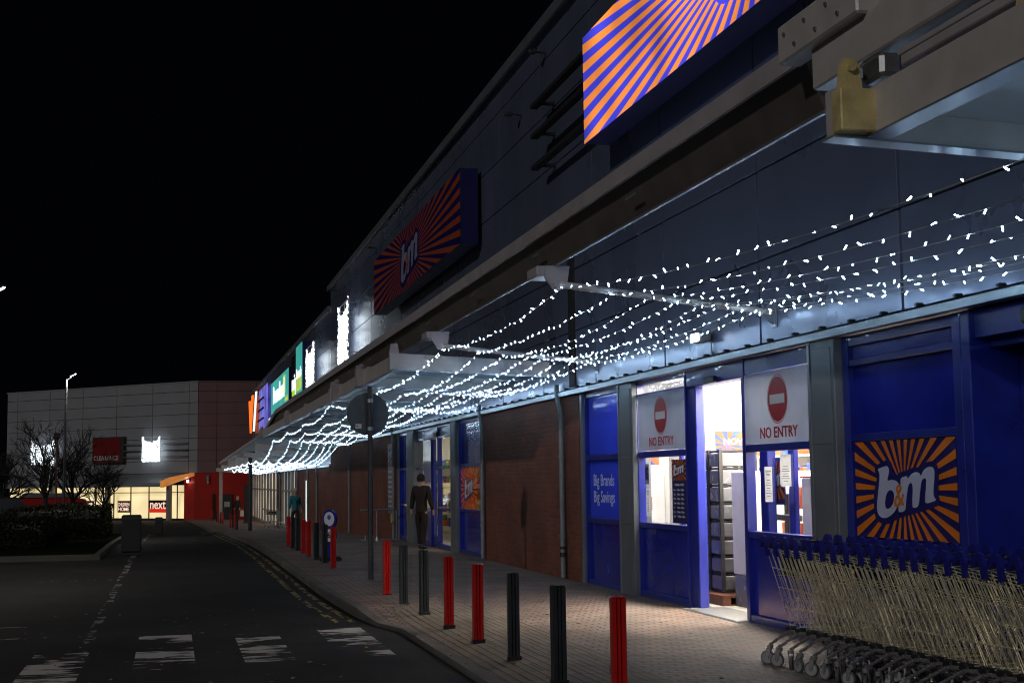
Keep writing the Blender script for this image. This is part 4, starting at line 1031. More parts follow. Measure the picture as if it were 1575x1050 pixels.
put('red_corner_wall', fb(G(), .3, 1.42, -1.6, 2.18, -.3, -.02), 'red_render', BFL, B3)
# glazing
put('glazing', fb(G(), 1.45, 21.9, -1.25, 1.55, -.35, -.3, .002), 'warm', BFL, B3)
g = G()
for s in (1.45, 2.35, 3.35, 5.4, 7.4, 9.3, 11.4, 13.3, 15.3, 17.4, 19.5, 21.8): fb(g, s-.04, s+.04, -1.25, 1.6, -.29, -.22, .005)
fb(g, 1.45, 21.9, .72, .78, -.28, -.24, .004); fb(g, 1.45, 21.9, -1.4, -1.25, -.34, -.2, .004)
put('glazing_bars', g, 'post', BFL, B3)
g = G()
for s in (2.3, 9.0, 15.4, 22.3): put('column', G().bbox(-s-.16, -s+.16, -1.5, 1.45, .5, .85, .02), 'cladfar', BFL, B3)
# canopy of that store
cg = G(); cg.add([(-22.4, 1.25, 1.4), (-2.4, 1.25, 1.4), (-2.4, 1.5, 1.4), (-22.4, 1.5, 1.4), (-22.4, 2.2, 0), (-1.2, 2.2, 0), (-1.2, 2.08, 0), (-22.4, 2.08, 0)], [(0, 1, 2, 3), (3, 2, 5, 4), (4, 5, 6, 7), (0, 7, 6, 1), (1, 6, 5, 2), (0, 3, 4, 7)])
put('store_canopy', cg, 'greyroof', BFL, B3)
put('store_gutter', G().bbox(-22.4, -2.35, 1.2, 1.48, 1.4, 1.58, .04), 'cladfar', BFL, B3)
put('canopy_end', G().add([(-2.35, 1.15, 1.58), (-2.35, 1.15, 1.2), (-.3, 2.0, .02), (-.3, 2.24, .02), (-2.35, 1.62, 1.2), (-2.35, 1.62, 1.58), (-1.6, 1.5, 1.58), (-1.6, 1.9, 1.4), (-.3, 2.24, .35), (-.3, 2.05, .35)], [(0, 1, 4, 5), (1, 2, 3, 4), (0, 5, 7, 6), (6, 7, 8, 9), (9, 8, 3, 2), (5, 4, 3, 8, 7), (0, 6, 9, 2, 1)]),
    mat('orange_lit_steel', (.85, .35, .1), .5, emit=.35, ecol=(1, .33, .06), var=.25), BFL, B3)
g = G()
for z in (3.53, 4.03, 4.53): g.tube((-7.9, z, .28), (-.95, z, .28), .045, 8)
for s in (1.0, 4.4, 7.6):
    for z in (3.53, 4.03, 4.53): g.tube((-s, z, 0), (-s, z, .28), .03, 6)
put('mounting_rail', g, 'galv', BFL, B3)
d = obj('side_door', G().bbox(3.75, 4.6, 111.8, 111.9, -1.35, .57, .01), 'post', B3)
obj('door_notice', G().box(3.98, 4.4, 111.79, 111.799, -.4, .0), 'paper', d)
obj('dark_doorway', G().box(3.1, 3.28, 111.8, 111.899, -1.35, .6), 'nextblk', B3)
t = thing('store_sign', 'dark red store sign reading CLEARANCE on the pale cladding', 'sign', tuple(C0+DD*9.6+Vector((0, 0, 3.2))))
put('casing', G().bbox(-11.2, -7.7, 3.1, 5.2, .02, .35, .02), 'post', BFL, t)
put('sign_face', G().box(-11.15, -8.0, 3.2, 5.1, .352, .37), 'clear_red', BFL, t)
put('lettering', tr(text_g('CLEARANCE', .5, bold=.01, ext=.01, align='RIGHT', w=1.0), Matrix.Translation((-8.15, 3.5, .4))), 'paper', BFL, t)
light_net('square white light motif on three rails of the far store', BF(5.5, 3.15, .3), 1.95, 1.95, 1100, 3)
light_net('square white light motif on the far store seen through the bare tree', BF(18.4, 3.1, .3), 2.8, 2.0, 1100, 4)
def nposter(label, s0, s1, z0, z1, lines, red=False):
    t = thing('window_poster', label, 'poster', tuple(C0+DD*s0+Vector((0, 0, z0))))
    put('poster_board', G().box(-s1, -s0, z0+(.3 if red else 0), z1, -.2, -.18), 'nextblk', BFL, t)
    if red: put('red_band', G().box(-s1, -s0, z0, z0+.295, -.2, -.18), 'nextred', BFL, t)
    for s, zc, h in lines:
        gg = text_g(s, 1, bold=.01, ext=.005); ww = max(v[0] for v in gg.v)-min(v[0] for v in gg.v)
        k = (s1-s0)*.86/ww if len(s) < 7 else (s1-s0)*.92/ww
        gg.v = [(x*k, y*h*1.35, z) for x, y, z in gg.v]
        put('lettering', tr(gg, Matrix.Translation((-(s0+s1)/2, zc, -.17))), 'nexttxt', BFL, t)
nposter('black window poster reading next with a red band, behind the small kerb bollard', 3.4, 5.35, -.8, .16, [('next', -.2, .75)], True)
nposter('black window poster reading CHILDREN HOME beside a column', 7.42, 8.8, -.8, .12, [('CHILDREN', -.18, .3), ('HOME', -.55, .3)])
nposter('black window poster reading next behind the second bare tree', 11.5, 13.5, -.5, .13, [('next', -.2, .7)])
nposter('black window poster reading next at the left end of the far store', 19.6, 21.4, -.5, .13, [('next', -.2, .7)])
t = thing('wall_lamp', 'small blue white wall lamp on the red corner of the far store', 'lamp', tuple(C0+DD*.9+Vector((0, 0, 1.6))))
put('housing', G().bbox(-1.0, -.75, 1.55, 1.85, .0, .12, .03), 'galv', BFL, t); put('lens', G().bbox(-.97, -.78, 1.5, 1.68, .12, .2, .03), 'floodglow', BFL, t)
t = thing('alarm_box', 'small unlit bulkhead lamp high on the red side wall', 'lamp', (2.75, 111.85, 1.7))
obj('housing', G().bbox(2.62, 2.86, 111.75, 111.9, 1.6, 2.05, .03), 'galv', t); obj('lens', G().bbox(2.68, 2.8, 111.7, 111.75, 1.4, 1.62, .02), 'paper', t)
# low pale building at the far left
t = thing('distant_building', 'low pale building at the far left edge behind a bare tree', 'building', (-18, 128, -1.4))
obj('wall', G().box(-21.5, -15.6, 128, 134, 1.6, 5.1), 'cladfar', t)
obj('shopfront', G().box(-21.5, -15.6, 128.3, 134, -1.5, 1.6), 'warmdim', t)
obj('canopy', G().box(-21.5, -15.6, 126.8, 128, 1.6, 1.9), 'greyroof', t)

# ------------------------------------------------------------------ bollards
def bsection(w=.05):
    pts = []; base = [(-1, -1), (-.42, -1), (-.28, -.72), (-.14, -1), (.14, -1), (.28, -.72), (.42, -1)]
    for k in range(4):
        a = k*math.pi/2; c, s_ = round(math.cos(a)), round(math.sin(a))
        for x, y in base: pts.append(((x*c-y*s_)*w, (x*s_+y*c)*w))
    return pts
def bollard_mesh(m):
    g = G().prism(bsection(.046), 'z', -.12, .672); g2 = G()
    return mesh('bollard', g, m)
cap_g = G().bbox(-.045, .045, -.045, .045, .672, .684, .006)
BM = {'red': mesh('post', G().prism(bsection(.046), 'z', -.12, .672), 'bred'), 'dark grey': mesh('post', G().prism(bsection(.046), 'z', -.12, .672), 'bgrey')}
BC = {'red': mesh('cap', cap_g, 'bred'), 'dark grey': mesh('cap', cap_g, 'bgrey')}
CG = mesh('base_collar', G().prism([(-.056, -.05), (-.05, -.058), (.052, -.055), (.06, -.05), (.055, .052), (-.052, .056)], 'z', -.1, .012), 'black')
BL = [(2.83, 8.95, 'red'), (2.73, 10.06, 'dark grey'), (2.745, 11.52, 'dark grey'), (2.725, 12.83, 'red'), (2.715, 14.17, 'red'), (2.72, 15.64, 'dark grey'), (2.69, 16.87, 'dark grey'), (2.70, 18.29, 'red'),
      (2.672, 24.25, 'red'), (2.69, 25.8, 'dark grey'), (2.66, 27.0, 'dark grey'), (2.64, 28.3, 'red'), (2.65, 29.55, 'red'), (2.645, 30.8, 'dark grey'), (2.645, 32.1, 'dark grey'), (2.65, 33.4, 'red')]
BL += [(3.2, 72, 'dark grey'), (3.17, 73.6, 'red'), (3.14, 75.6, 'dark grey'), (3.1, 77.8, 'red'), (3.1, 89, 'red'), (3.06, 91.5, 'dark grey'), (3.02, 95, 'red'), (3.0, 98, 'dark grey'), (2.95, 104.5, 'dark grey'), (2.92, 107, 'red')]
NTH = ['nearest', 'second nearest', 'third nearest', 'fourth nearest', 'fifth nearest', 'sixth nearest', 'seventh nearest', 'eighth nearest', 'ninth nearest', 'tenth nearest', 'eleventh nearest', 'twelfth nearest', 'thirteenth nearest']
cn = {'red': 0, 'dark grey': 0}
for x, y, c in BL:
    z = gz(y) if y < 60 else gz(y)
    t = thing('bollard', 'square fluted %s bollard, %s of the %s ones to the camera' % (c, NTH[cn[c]], c), 'bollard', (x, y, z), 'bollards along the pavement edge'); cn[c] += 1
    t.rotation_euler.z = rl_.uniform(-.12, .12); t.rotation_euler.x = rl_.uniform(-.012, .012)
    for me in (BM[c], BC[c], CG):
        o = bpy.data.objects.new(me.name.split('.')[0], me); C.objects.link(o); o.parent = t

# ------------------------------------------------------------------ round sign on a post, seen from behind
t = thing('road_sign', 'round road sign seen from behind on a dark post by the kerb', 'road sign', (2.9, 21.25, 0))
obj('post', G().tube((2.9, 21.25, -.1), (2.895, 21.25, 2.86), .038, 14), 'post', t)
F = frame((2.87, 21.31, 2.45), (1, 0.04, 0))
dk = G().tube((0, 0, -.004), (0, 0, .004), .318, 48)
sd = put('sign_plate', dk, 'signback', F, t)
put('stiffener', G().box(-.27, .27, .17, .2, .004, .012).box(-.27, .27, -.23, -.2, .004, .012), 'signback', F, sd)
put('maker_label', G().box(-.19, -.1, -.22, -.15, .0125, .014), 'paper', F, sd)
put('label_mark', G().box(-.175, -.15, -.195, -.175, .0145, .015), 'red', F, sd)
obj('clip', G().tube((2.895, 21.25, 2.62), (2.895, 21.25, 2.67), .046, 12).tube((2.895, 21.25, 2.2), (2.895, 21.25, 2.25), .046, 12), 'galv', t)

# blue two-lobed pavement sign
t = thing('pavement_sign', 'blue two lobed pavement sign with white discs behind the grey bollards', 'pavement sign', (2.86, 26.5, 0))
zc = G()
F = frame((2.86, 26.5, 0), (1, -1.2, 0))
g = G().tube((0, .76, -.02), (0, .76, .02), .175, 28).tube((0, .46, -.021), (0, .46, .021), .16, 28).box(-.06, .06, .08, .7, -.018, .018)
put('board', g, 'blue', F, t)
put('white_disc', G().tube((0, .76, .021), (0, .76, .024), .13, 28).tube((0, .46, .022), (0, .46, .025), .115, 28), 'whitebar', F, t)
put('symbol', G().tube((-.0, .79, .0245), (0, .79, .026), .045, 16), 'bluegood', F, t)
put('lettering', tr(text_g('6', .16, bold=.004, ext=.001), Matrix.Translation((0, .46, .027))), 'ink', F, t)
obj('base', G().bbox(2.66, 3.06, 26.35, 26.65, -.02, .08, .03), 'black', t)

# trolley bay railing
t = thing('trolley_rail', 'galvanised tubular guard rail standing out from the brick wall', 'railing', (5.3, 37.5, -.1))
z0 = pz(5.3, 37.5)
obj('top_rail', G().path([(4.84, 37.5, .68), (5.72, 37.5, .69), (5.78, 37.5, .66), (5.8, 37.5, .6), (5.8, 37.5, z0-.02)], .024, 8), 'galv', t)
obj('foot_bar', G().path([(4.84, 37.5, z0+.03), (5.79, 37.5, z0+.03)], .022, 8).tube((4.98, 37.5, z0-.02), (4.98, 37.5, z0+.16), .03, 8), 'galv', t)
obj('leg', G().tube((5.28, 37.5, z0), (5.28, 37.5, .66), .02, 8).tube((5.28, 37.5, z0), (5.28, 37.5, z0+.12), .05, 8, .03), 'galv', t)
tag(obj('yellow_tag', G().box(FX-.012, FX-.002, 38.9, 39.05, .3, .55), 'yellowp'), 'small yellow tag low on the brick wall behind the guard rail', 'tag')

# ------------------------------------------------------------------ shopping trolleys
def trolley():
    t = thing('shopping_trolley', '-', 'trolley', (0, 0, 0), 'row of nested shopping trolleys')
    def top(s, k): return Vector((s*(.275-.07*k), -.02-.84*k, .93-.10*k))
    def bot(s, k): return Vector((s*(.205-.05*k), -.30-.50*k, .315+.04*k))
    g = G(); w = .0027; n = 12
    for s in (-1, 1):
        for i in range(n+1):
            k = i/n; a = top(s, k); tt = min(1, max(.12, (a.y+.86)/.34)) if i < n else 1
            b = bot(s, min(1, max(0, (-.30-(a.y-.28))/.5))); b = Vector((b.x, a.y-.28, b.z)) if i < n else bot(s, 1)
            g.tube(a, a.lerp(b, tt), w if 0 < i < n else w*1.5, 4, cap=False)
        for j, q in enumerate((0, .25, .5, .75, 1)):
            g.path([top(s, k).lerp(bot(s, k), q) for k in (0, .5, 1)], .004 if q in (0, 1) else w*1.15, 4)
    for i in range(7):                       # floor and front
        a = bot(-1, 0).lerp(bot(1, 0), i/6); b = bot(-1, 1).lerp(bot(1, 1), i/6); c = top(-1, 1).lerp(top(1, 1), i/6)
        g.tube(a, b, w, 4, cap=False); g.tube(b, c, w, 4, cap=False)
    for q in (0, .25, .5, .75, 1):
        g.tube(bot(-1, q), bot(1, q), w, 4, cap=False)
        g.tube(top(-1, 1).lerp(bot(-1, 1), q), top(1, 1).lerp(bot(1, 1), q), w, 4, cap=False)
    obj('basket', g, 'chrome', t)
    g = G()
    for i in range(8):                       # hinged rear gate
        a = top(-1, 0).lerp(top(1, 0), (i+.5)/8)+Vector((0, -.02, -.03)); b = bot(-1, 0).lerp(bot(1, 0), (i+.5)/8)+Vector((0, -.12, .02)); g.tube(a, b, w, 4, cap=False)
    for q in (.05, .35, .65, .95):
        a = top(-1, 0).lerp(bot(-1, 0), q)+Vector((.01, -.03, 0)); b = top(1, 0).lerp(bot(1, 0), q)+Vector((-.01, -.03, 0)); g.tube(a, b, w, 4, cap=False)
    obj('rear_gate', g, 'chrome', t)
    g = G()
    for s in (-1, 1):
        g.path([(s*.285, -.06, .165), (s*.28, -.09, .175), (s*.25, -.33, .285), (s*.24, -.38, .295), (s*.2, -.6, .29), (s*.17, -.93, .235), (s*.16, -.97, .19), (s*.16, -.97, .15)], .0125, 8)
    g.tube((-.23, -.42, .295), (.23, -.42, .295), .008, 6).tube((-.165, -.93, .24), (.165, -.93, .24), .01, 6)
    obj('chassis', g, 'tube', t)
    for s in (-1, 1): obj('corner_mount', G().bbox(s*.19, s*.25, -.38, -.27, .285, .335, .012) if s > 0 else G().bbox(-.25, -.19, -.38, -.27, .285, .335, .012), 'black', t)
    poly = [(.085, .955), (.045, 1.015), (.0, 1.03), (-.035, 1.02), (-.06, .95), (-.065, .87), (-.03, .865), (-.02, .93), (-.005, .98), (.02, .975), (.055, .935), (.08, .93)]
    h = G()
    for s in (-1, 1): h.prism(poly, 'x', s*.285-.014, s*.285+.014)
    h.tube((-.28, .07, .955), (.28, .07, .955), .015, 10)
    obj('handle', h, 'plblue', t)
    obj('child_seat_flap', G().bbox(-.19, .19, -.12, -.10, .70, .90, .008), 'black', t)
    obj('coin_lock', G().bbox(.06, .12, .045, .095, .965, .985, .006), 'black', t)
    rnd = random.Random(4)
    for (x, y, a) in ((-.285, -.06, .25), (.285, -.06, -.5), (-.16, -.97, .5), (.16, -.97, -.2)):
        c = bpy.data.objects.new('castor', mesh('castor', G().tube((0, 0, .128), (0, 0, .158), .026, 12).add([(-.022, -.012, .135), (-.022, .026, .135), (-.022, .032, .05), (-.022, .012, .05), (-.017, -.012, .135), (-.017, .026, .135), (-.017, .032, .05), (-.017, .012, .05)], [(0, 1, 2, 3), (4, 7, 6, 5), (0, 4, 5, 1), (2, 6, 7, 3), (1, 5, 6, 2), (0, 3, 7, 4)]).add([(.022, -.012, .135), (.022, .026, .135), (.022, .032, .05), (.022, .012, .05), (.017, -.012, .135), (.017, .026, .135), (.017, .032, .05), (.017, .012, .05)], [(0, 3, 2, 1), (4, 5, 6, 7), (0, 1, 5, 4), (2, 3, 7, 6), (1, 2, 6, 5), (0, 4, 7, 3)]), 'tube'))
        C.objects.link(c); c.parent = t; c.location = (x, y, 0); c.rotation_euler.z = a
        wv = G(); n = 20
        prof = [(-.013, .046), (-.013, .054), (-.008, .058), (.008, .058), (.013, .054), (.013, .046)]
        for i in range(n):
            aa = 2*math.pi*i/n
            for (xx, rr) in prof: wv.v.append((xx, .022+rr*math.cos(aa), .058+rr*math.sin(aa)))
        for i in range(n):
            for j in range(5): wv.f.append((i*6+j, i*6+j+1, ((i+1) % n)*6+j+1, ((i+1) % n)*6+j))
        w_ = bpy.data.objects.new('tyre', mesh('tyre', wv, 'tyre')); C.objects.link(w_); w_.parent = c
        w_ = bpy.data.objects.new('wheel_disc', mesh('wheel_disc', G().tube((-.011, .022, .058), (.011, .022, .058), .046, 20).tube((-.016, .022, .058), (.016, .022, .058), .012, 8), 'hub')); C.objects.link(w_); w_.parent = c
    return t
T0 = trolley()
# row: origin (handle side) spaced along the wall
NT = 24
OR2 = ['first', 'second', 'third', 'fourth', 'fifth', 'sixth', 'seventh', 'eighth', 'ninth', 'tenth', 'eleventh', 'twelfth', 'thirteenth', 'fourteenth', 'fifteenth', 'sixteenth', 'seventeenth', 'eighteenth', 'nineteenth', 'twentieth', 'twenty-first', 'twenty-second', 'twenty-third', 'twenty-fourth']
rt_ = random.Random(5)
for i in range(NT):
    o = T0 if i == 0 else copy_tree(T0)
    y = 10.9-.188*i; o.location = (4.99+.006*i+rt_.uniform(-.012, .012), y+rt_.uniform(-.02, .02), pz(5.0, y)+.0)
    o.rotation_euler.z = rt_.uniform(-.018, .018)
    o['label'] = 'wire shopping trolley with blue handle, %s in the row counting from the open door' % OR2[i]
    k = 0
    for ch in o.children:
        if ch.name.startswith('castor'):
            ch.rotation_euler.z = rt_.uniform(-.9, .9)
# far trolleys by the wall
def far_trolley(label, x, y, rz, tub):
    o = copy_tree(T0); o.location = (x, y, pz(x, y)); o.rotation_euler.z = rz; o['label'] = label; o['group'] = 'loose trolleys by the far units'
    for ch in list(o.children):
        if ch.name.startswith('handle') or ch.name.startswith('basket'):
            ch.data = ch.data.copy(); ch.data.materials.clear(); ch.data.materials.append(M['coat'] if (tub and ch.name.startswith('basket')) else M['galv'])
    return o
f1 = far_trolley('loose trolley with a teal basket by the far shop blinds', 4.95, 77.5, 1.9, True)
f2 = far_trolley('loose steel trolley seen end-on near the far shop blinds', 5.15, 75.5, .15, False)

# ------------------------------------------------------------------ bins / traffic island bollards
def island(label, x, y, w, h):
    t = thing('island_bollard', label, 'bollard', (x, y, gz(y)-.1)); z = gz(y)-.1
    obj('body', G().bbox(x-w/2, x+w/2, y-.14, y+.14, z+.04, z+h, .03), 'darkbox', t)
    obj('base', G().bbox(x-w/2-.02, x+w/2+.02, y-.17, y+.17, z-.02, z+.04, .01), 'black', t)
    obj('rim', G().bbox(x-w/2+.02, x+w/2-.02, y-.145, y-.14, z+h-.1, z+h-.03, .001), 'post', t)
island('large dark box shaped bollard standing in the middle of the road', -.86, 33.6, .44, .88)
island('smaller dark box shaped bollard farther down the road', -.42, 54.6, .27, .68)

# ------------------------------------------------------------------ street lamps
def lamp(label, x, y, h, lit=True):
    t = thing('street_lamp', label, 'street lamp', (x, y, gz(y)-.1), 'car park lamps'); z = gz(y)-.1
    obj('pole', G().tube((x, y, z), (x, y, z+1.2), .055, 10).tube((x, y, z+1.2), (x+.02, y, h-.05), .045, 10, .035), 'post', t)
    a = G().tube((x+.02, y, h-.06), (x+.14, y-.02, h+.02), .03, 8); obj('arm', a, 'post', t)
    F = Matrix.Translation((x+.16, y-.02, h+.06)) @ Matrix.Rotation(R(-28), 4, 'Y')
    put('lamp_head', G().bbox(-.04, .2, -.08, .08, .0, .05, .02), 'post', F, t)
    put('lens', G().bbox(-.02, .18, -.06, .06, -.012, -.001, .004), 'lampglow', F, t)
    li = bpy.data.lights.new('lamp_light', 'SPOT'); li.energy = LAMP_W if y > 10 else 900; li.color = (1, .93, .82); li.spot_size = R(165); li.spot_blend = .6; li.shadow_soft_size = .12
    lo = bpy.data.objects.new('lamp_light', li); C.objects.link(lo); lo.parent = t
    lo.location = Vector((x+.2, y-.02, h-.02))-t.location; lo.rotation_euler = (0, R(22), 0)
    return t
LAMP_W = 480
lamp('slim car park lamp with lit head behind the hedge, right of the first bare tree', -3.34, 48, 4.88)
LAMP_W = 300
lamp('lit car park lamp whose head just shows at the left edge', -3.25, 26.7, 4.84)
lamp('lit car park lamp behind the camera on the road side', -3.3, 4.5, 4.9)
t = thing('camera_post', 'thin red post with a small black camera beside the tall lamp', 'post', (-4.1, 55, gz(55)))
obj('pole', G().tube((-4.1, 55, gz(55)-.1), (-4.1, 55, 3.15), .035, 8), 'postred', t); obj('camera', G().bbox(-4.2, -4.0, 54.8, 55.1, 3.15, 3.35, .03), 'black', t)

# ------------------------------------------------------------------ bare trees
def tree(label, x, y, H, crown, seed, lean=0):
    rnd = random.Random(seed); z = gz(y)-.05
    t = thing('bare_tree', label, 'tree', (x, y, z), 'bare trees behind the hedge')
    trunk = G(); cr = G()
    th = H*.36
    trunk.tube((x, y, z-.1), (x+lean*.3, y, z+th), .11, 9, .085)
    def grow(p, d, L, r, lev):
        if lev == 0 or r < .0035: return
        q = p; dd = d.copy(); n = 3; pts = [p]
        for i in range(n):
            dd = (dd+Vector((rnd.gauss(0, .13), rnd.gauss(0, .13), rnd.gauss(.04, .08)))).normalized(); q = q+dd*L/n; pts.append(q)
        for i in range(n):
            cr.tube(pts[i], pts[i+1], r*(1-.25*i/n), 5 if r > .02 else 3, r*(1-.25*(i+1)/n), cap=False)
        nb = 3 if lev > 2 else 4
        for k in range(nb):
            i = rnd.choice((1, 2, 3)) if k else 3
            ax = Vector((rnd.gauss(0, 1), rnd.gauss(0, 1), rnd.gauss(0, .6))); nd = (dd+ax.normalized()*rnd.uniform(.45, .85)).normalized()
            if nd.z < -.15: nd.z *= -.3
            grow(pts[i], nd, L*rnd.uniform(.62, .8), r*.62, lev-1)
    top = Vector((x+lean*.3, y, z+th))
    for k in range(7):
        a = 2*math.pi*k/7+rnd.random()*.5; e = rnd.uniform(.5, 1.35)
        grow(top-Vector((0, 0, rnd.random()*.25)), Vector((math.cos(a)*math.cos(e), math.sin(a)*math.cos(e), math.sin(e))), crown*.40, .042, 5)
    grow(top, Vector((0, 0, 1)), crown*.45, .06, 6)
    obj('trunk', trunk, 'bark', t); obj('crown', cr, 'bark', t)
tree('large round headed bare tree in front of the glowing light motif', -4.72, 58, 4.2, 2.6, 21)
tree('dense bare tree right of the slim lamp, before the dark red sign', -3.85, 60.5, 4.1, 2.5, 22)
tree('bare tree cut by the left edge of the view', -6.5, 60, 3.5, 2.1, 23)
tree('small thin bare tree at the right end of the hedge', -3.25, 75, 3.4, 2.0, 24)

# ------------------------------------------------------------------ hedge
def hedge(label, x0, x1, y0, y1, z0, h, n, seed):
    rnd = random.Random(seed)
    t = thing('hedge', label, 'hedge', ((x0+x1)/2, (y0+y1)/2, z0), 'clipped hedges on the verge')
    core = G().bbox(x0+.18, x1-.18, y0+.18, y1-.18, z0-.1, z0+h-.15, .2); obj('twigs', core, 'hedgein', t)
    g = G()
    for i in range(n):
        f = rnd.random(); 
        x = rnd.uniform(x0, x1); y = rnd.uniform(y0, y1); z = rnd.uniform(0, h)
        w = rnd.random()
        if w < .38: y = y0+abs(rnd.gauss(0, .09))
        elif w < .62: x = x1-abs(rnd.gauss(0, .09))
        else: z = h-abs(rnd.gauss(0, .07))
        z += .05*math.sin(x*3.1)+.04*math.sin(y*2.3)
        c = Vector((x, y, z0+z)); u = Vector((rnd.gauss(0, 1), rnd.gauss(0, 1), rnd.gauss(0, 1))).normalized(); v = u.orthogonal().normalized(); s_ = rnd.uniform(.025, .05)
        g.add([c-u*s_, c+v*s_*.55, c+u*s_, c-v*s_*.55], [(0, 1, 2, 3)])
    obj('foliage', g, 'leaf', t)
hedge('long low clipped hedge on the verge at the left', -8.5, -2.9, 36, 44, -.12, .66, 9000, 1)
hedge('taller clipped hedge with squared end behind the big road bollard', -4.9, -1.95, 45, 52, -.3, 1.08, 7000, 2)

# ------------------------------------------------------------------ parked cars and van
def car(label, x, y, rz, m):
    t = thing('parked_car', label, 'car', (x, y, gz(y)-.1), 'parked cars behind the hedge')
    t.rotation_euler.z = rz
    def P2(name, g, mm, par=t):
        o = bpy.data.objects.new(name, mesh(name, g, mm)); C.objects.link(o); o.parent = par; return o
    # body along local x (length 4.2)
    secs_ = [(-2.1, .35, .62, .72), (-2.0, .25, .75, .82), (-1.2, .22, .86, .88), (0, .2, .9, .9), (1.1, .22, .92, .88), (1.9, .25, .9, .84), (2.1, .35, .75, .76)]
    g = G()
    for (xx, zb, zt, hw) in secs_: g.v += [(xx, -hw, zb), (xx, -hw, zt-.12), (xx, -hw+.1, zt), (xx, hw-.1, zt), (xx, hw, zt-.12), (xx, hw, zb)]
    for i in range(len(secs_)-1):
        for j in range(6): g.f.append((i*6+j, i*6+(j+1) % 6, (i+1)*6+(j+1) % 6, (i+1)*6+j))
    g.f += [tuple(range(6)), tuple(range((len(secs_)-1)*6, len(secs_)*6))]
    body = P2('body', g, m)
    g = G(); cs = [(-1.0, .87, .8), (-.35, 1.38, .62), (1.0, 1.42, .62), (1.75, .93, .78)]
    cab = []
    for (xx, zt, hw) in cs: g.v += [(xx, -hw, zt), (xx, hw, zt)]
    b0 = len(g.v); g.v += [(-1.0, -.8, .8), (-1.0, .8, .8), (1.75, -.78, .8), (1.75, .78, .8)]
    g.f = [(0, 1, 3, 2), (4, 5, 7, 6), (0, 2, 4, 6, 10, 8), (1, 9, 11, 7, 5, 3)]
    P2('windows', g, 'carglass')
    P2('roof', G().bbox(-.36, 1.02, -.63, .63, 1.385, 1.43, .02), m)
    for xx in (-1.3, 1.3):
        for s in (-1, 1):
            P2('wheel', G().tube((xx, s*.68, .31), (xx, s*.88, .31), .31, 20), 'tyre')
    for s in (-1, 1): P2('headlight', G().bbox(-2.12, -2.04, s*.6-.14, s*.6+.14, .55, .67, .02), 'paper')
car('dark parked car at the left edge with its windscreen showing above the hedge', -6.0, 50.5, 1.2, 'carpaint')
car('second dark parked car behind the hedge, beside the first', -8.6, 49.5, 1.25, 'carpaint')
t = thing('delivery_van', 'red delivery van with grey roof parked behind the bare trees', 'van', (-7, 88, gz(88)))
z = gz(88)-.1
obj('body', G().bbox(-8.6, -5.7, 87, 89, z+.35, z+1.85, .08), 'vanred', t); obj('roof', G().prism([(-8.62, z+1.85), (-5.3, z+1.85), (-5.4, z+2.05), (-8.2, z+2.12)], 'y', 86.98, 89.02), 'greyroof', t)
obj('cab', G().prism([(-5.69, z+.35), (-4.6, z+.35), (-4.55, z+.95), (-4.95, z+1.7), (-5.69, z+1.84)], 'y', 87.05, 88.95), 'vanred', t)
obj('windscreen', G().prism([(-4.56, z+1.0), (-4.93, z+1.66), (-4.91, z+1.68), (-4.53, z+1.02)], 'y', 87.2, 88.8).box(-5.5, -5.0, 87.03, 87.049, z+1.05, z+1.55), 'carglass', t)
for x in (-8.0, -5.2):
    for y in (87.1, 88.75): obj('wheel', G().tube((x, y, z+.34), (x, y+.2, z+.34), .34, 18), 'tyre', t)

# ------------------------------------------------------------------ people
def skinned(name, chains, mat_, parent, sub=1):
    """chains: lists of (x,y,z,r); the first vertex of each chain may repeat an existing point"""
    me = bpy.data.meshes.new(name); vs = []; es = []; rad = []; key = {}
    for ch in chains:
        prev = None
        for (x, y, z, r) in ch:
            k = (round(x, 4), round(y, 4), round(z, 4))
            if k not in key: key[k] = len(vs); vs.append((x, y, z)); rad.append(r)
            i = key[k]
            if prev is not None and prev != i: es.append((prev, i))
            prev = i
    me.from_pydata(vs, es, []); o = bpy.data.objects.new(name, me); C.objects.link(o); o.parent = parent
    me.materials.append(M[mat_])
    md = o.modifiers.new('skin', 'SKIN'); md.use_smooth_shade = True
    for i, r in enumerate(rad): me.skin_vertices[0].data[i].radius = (r, r)
    me.skin_vertices[0].data[0].use_root = True
    ss_ = o.modifiers.new('sub', 'SUBSURF'); ss_.levels = sub; ss_.render_levels = sub
    return o
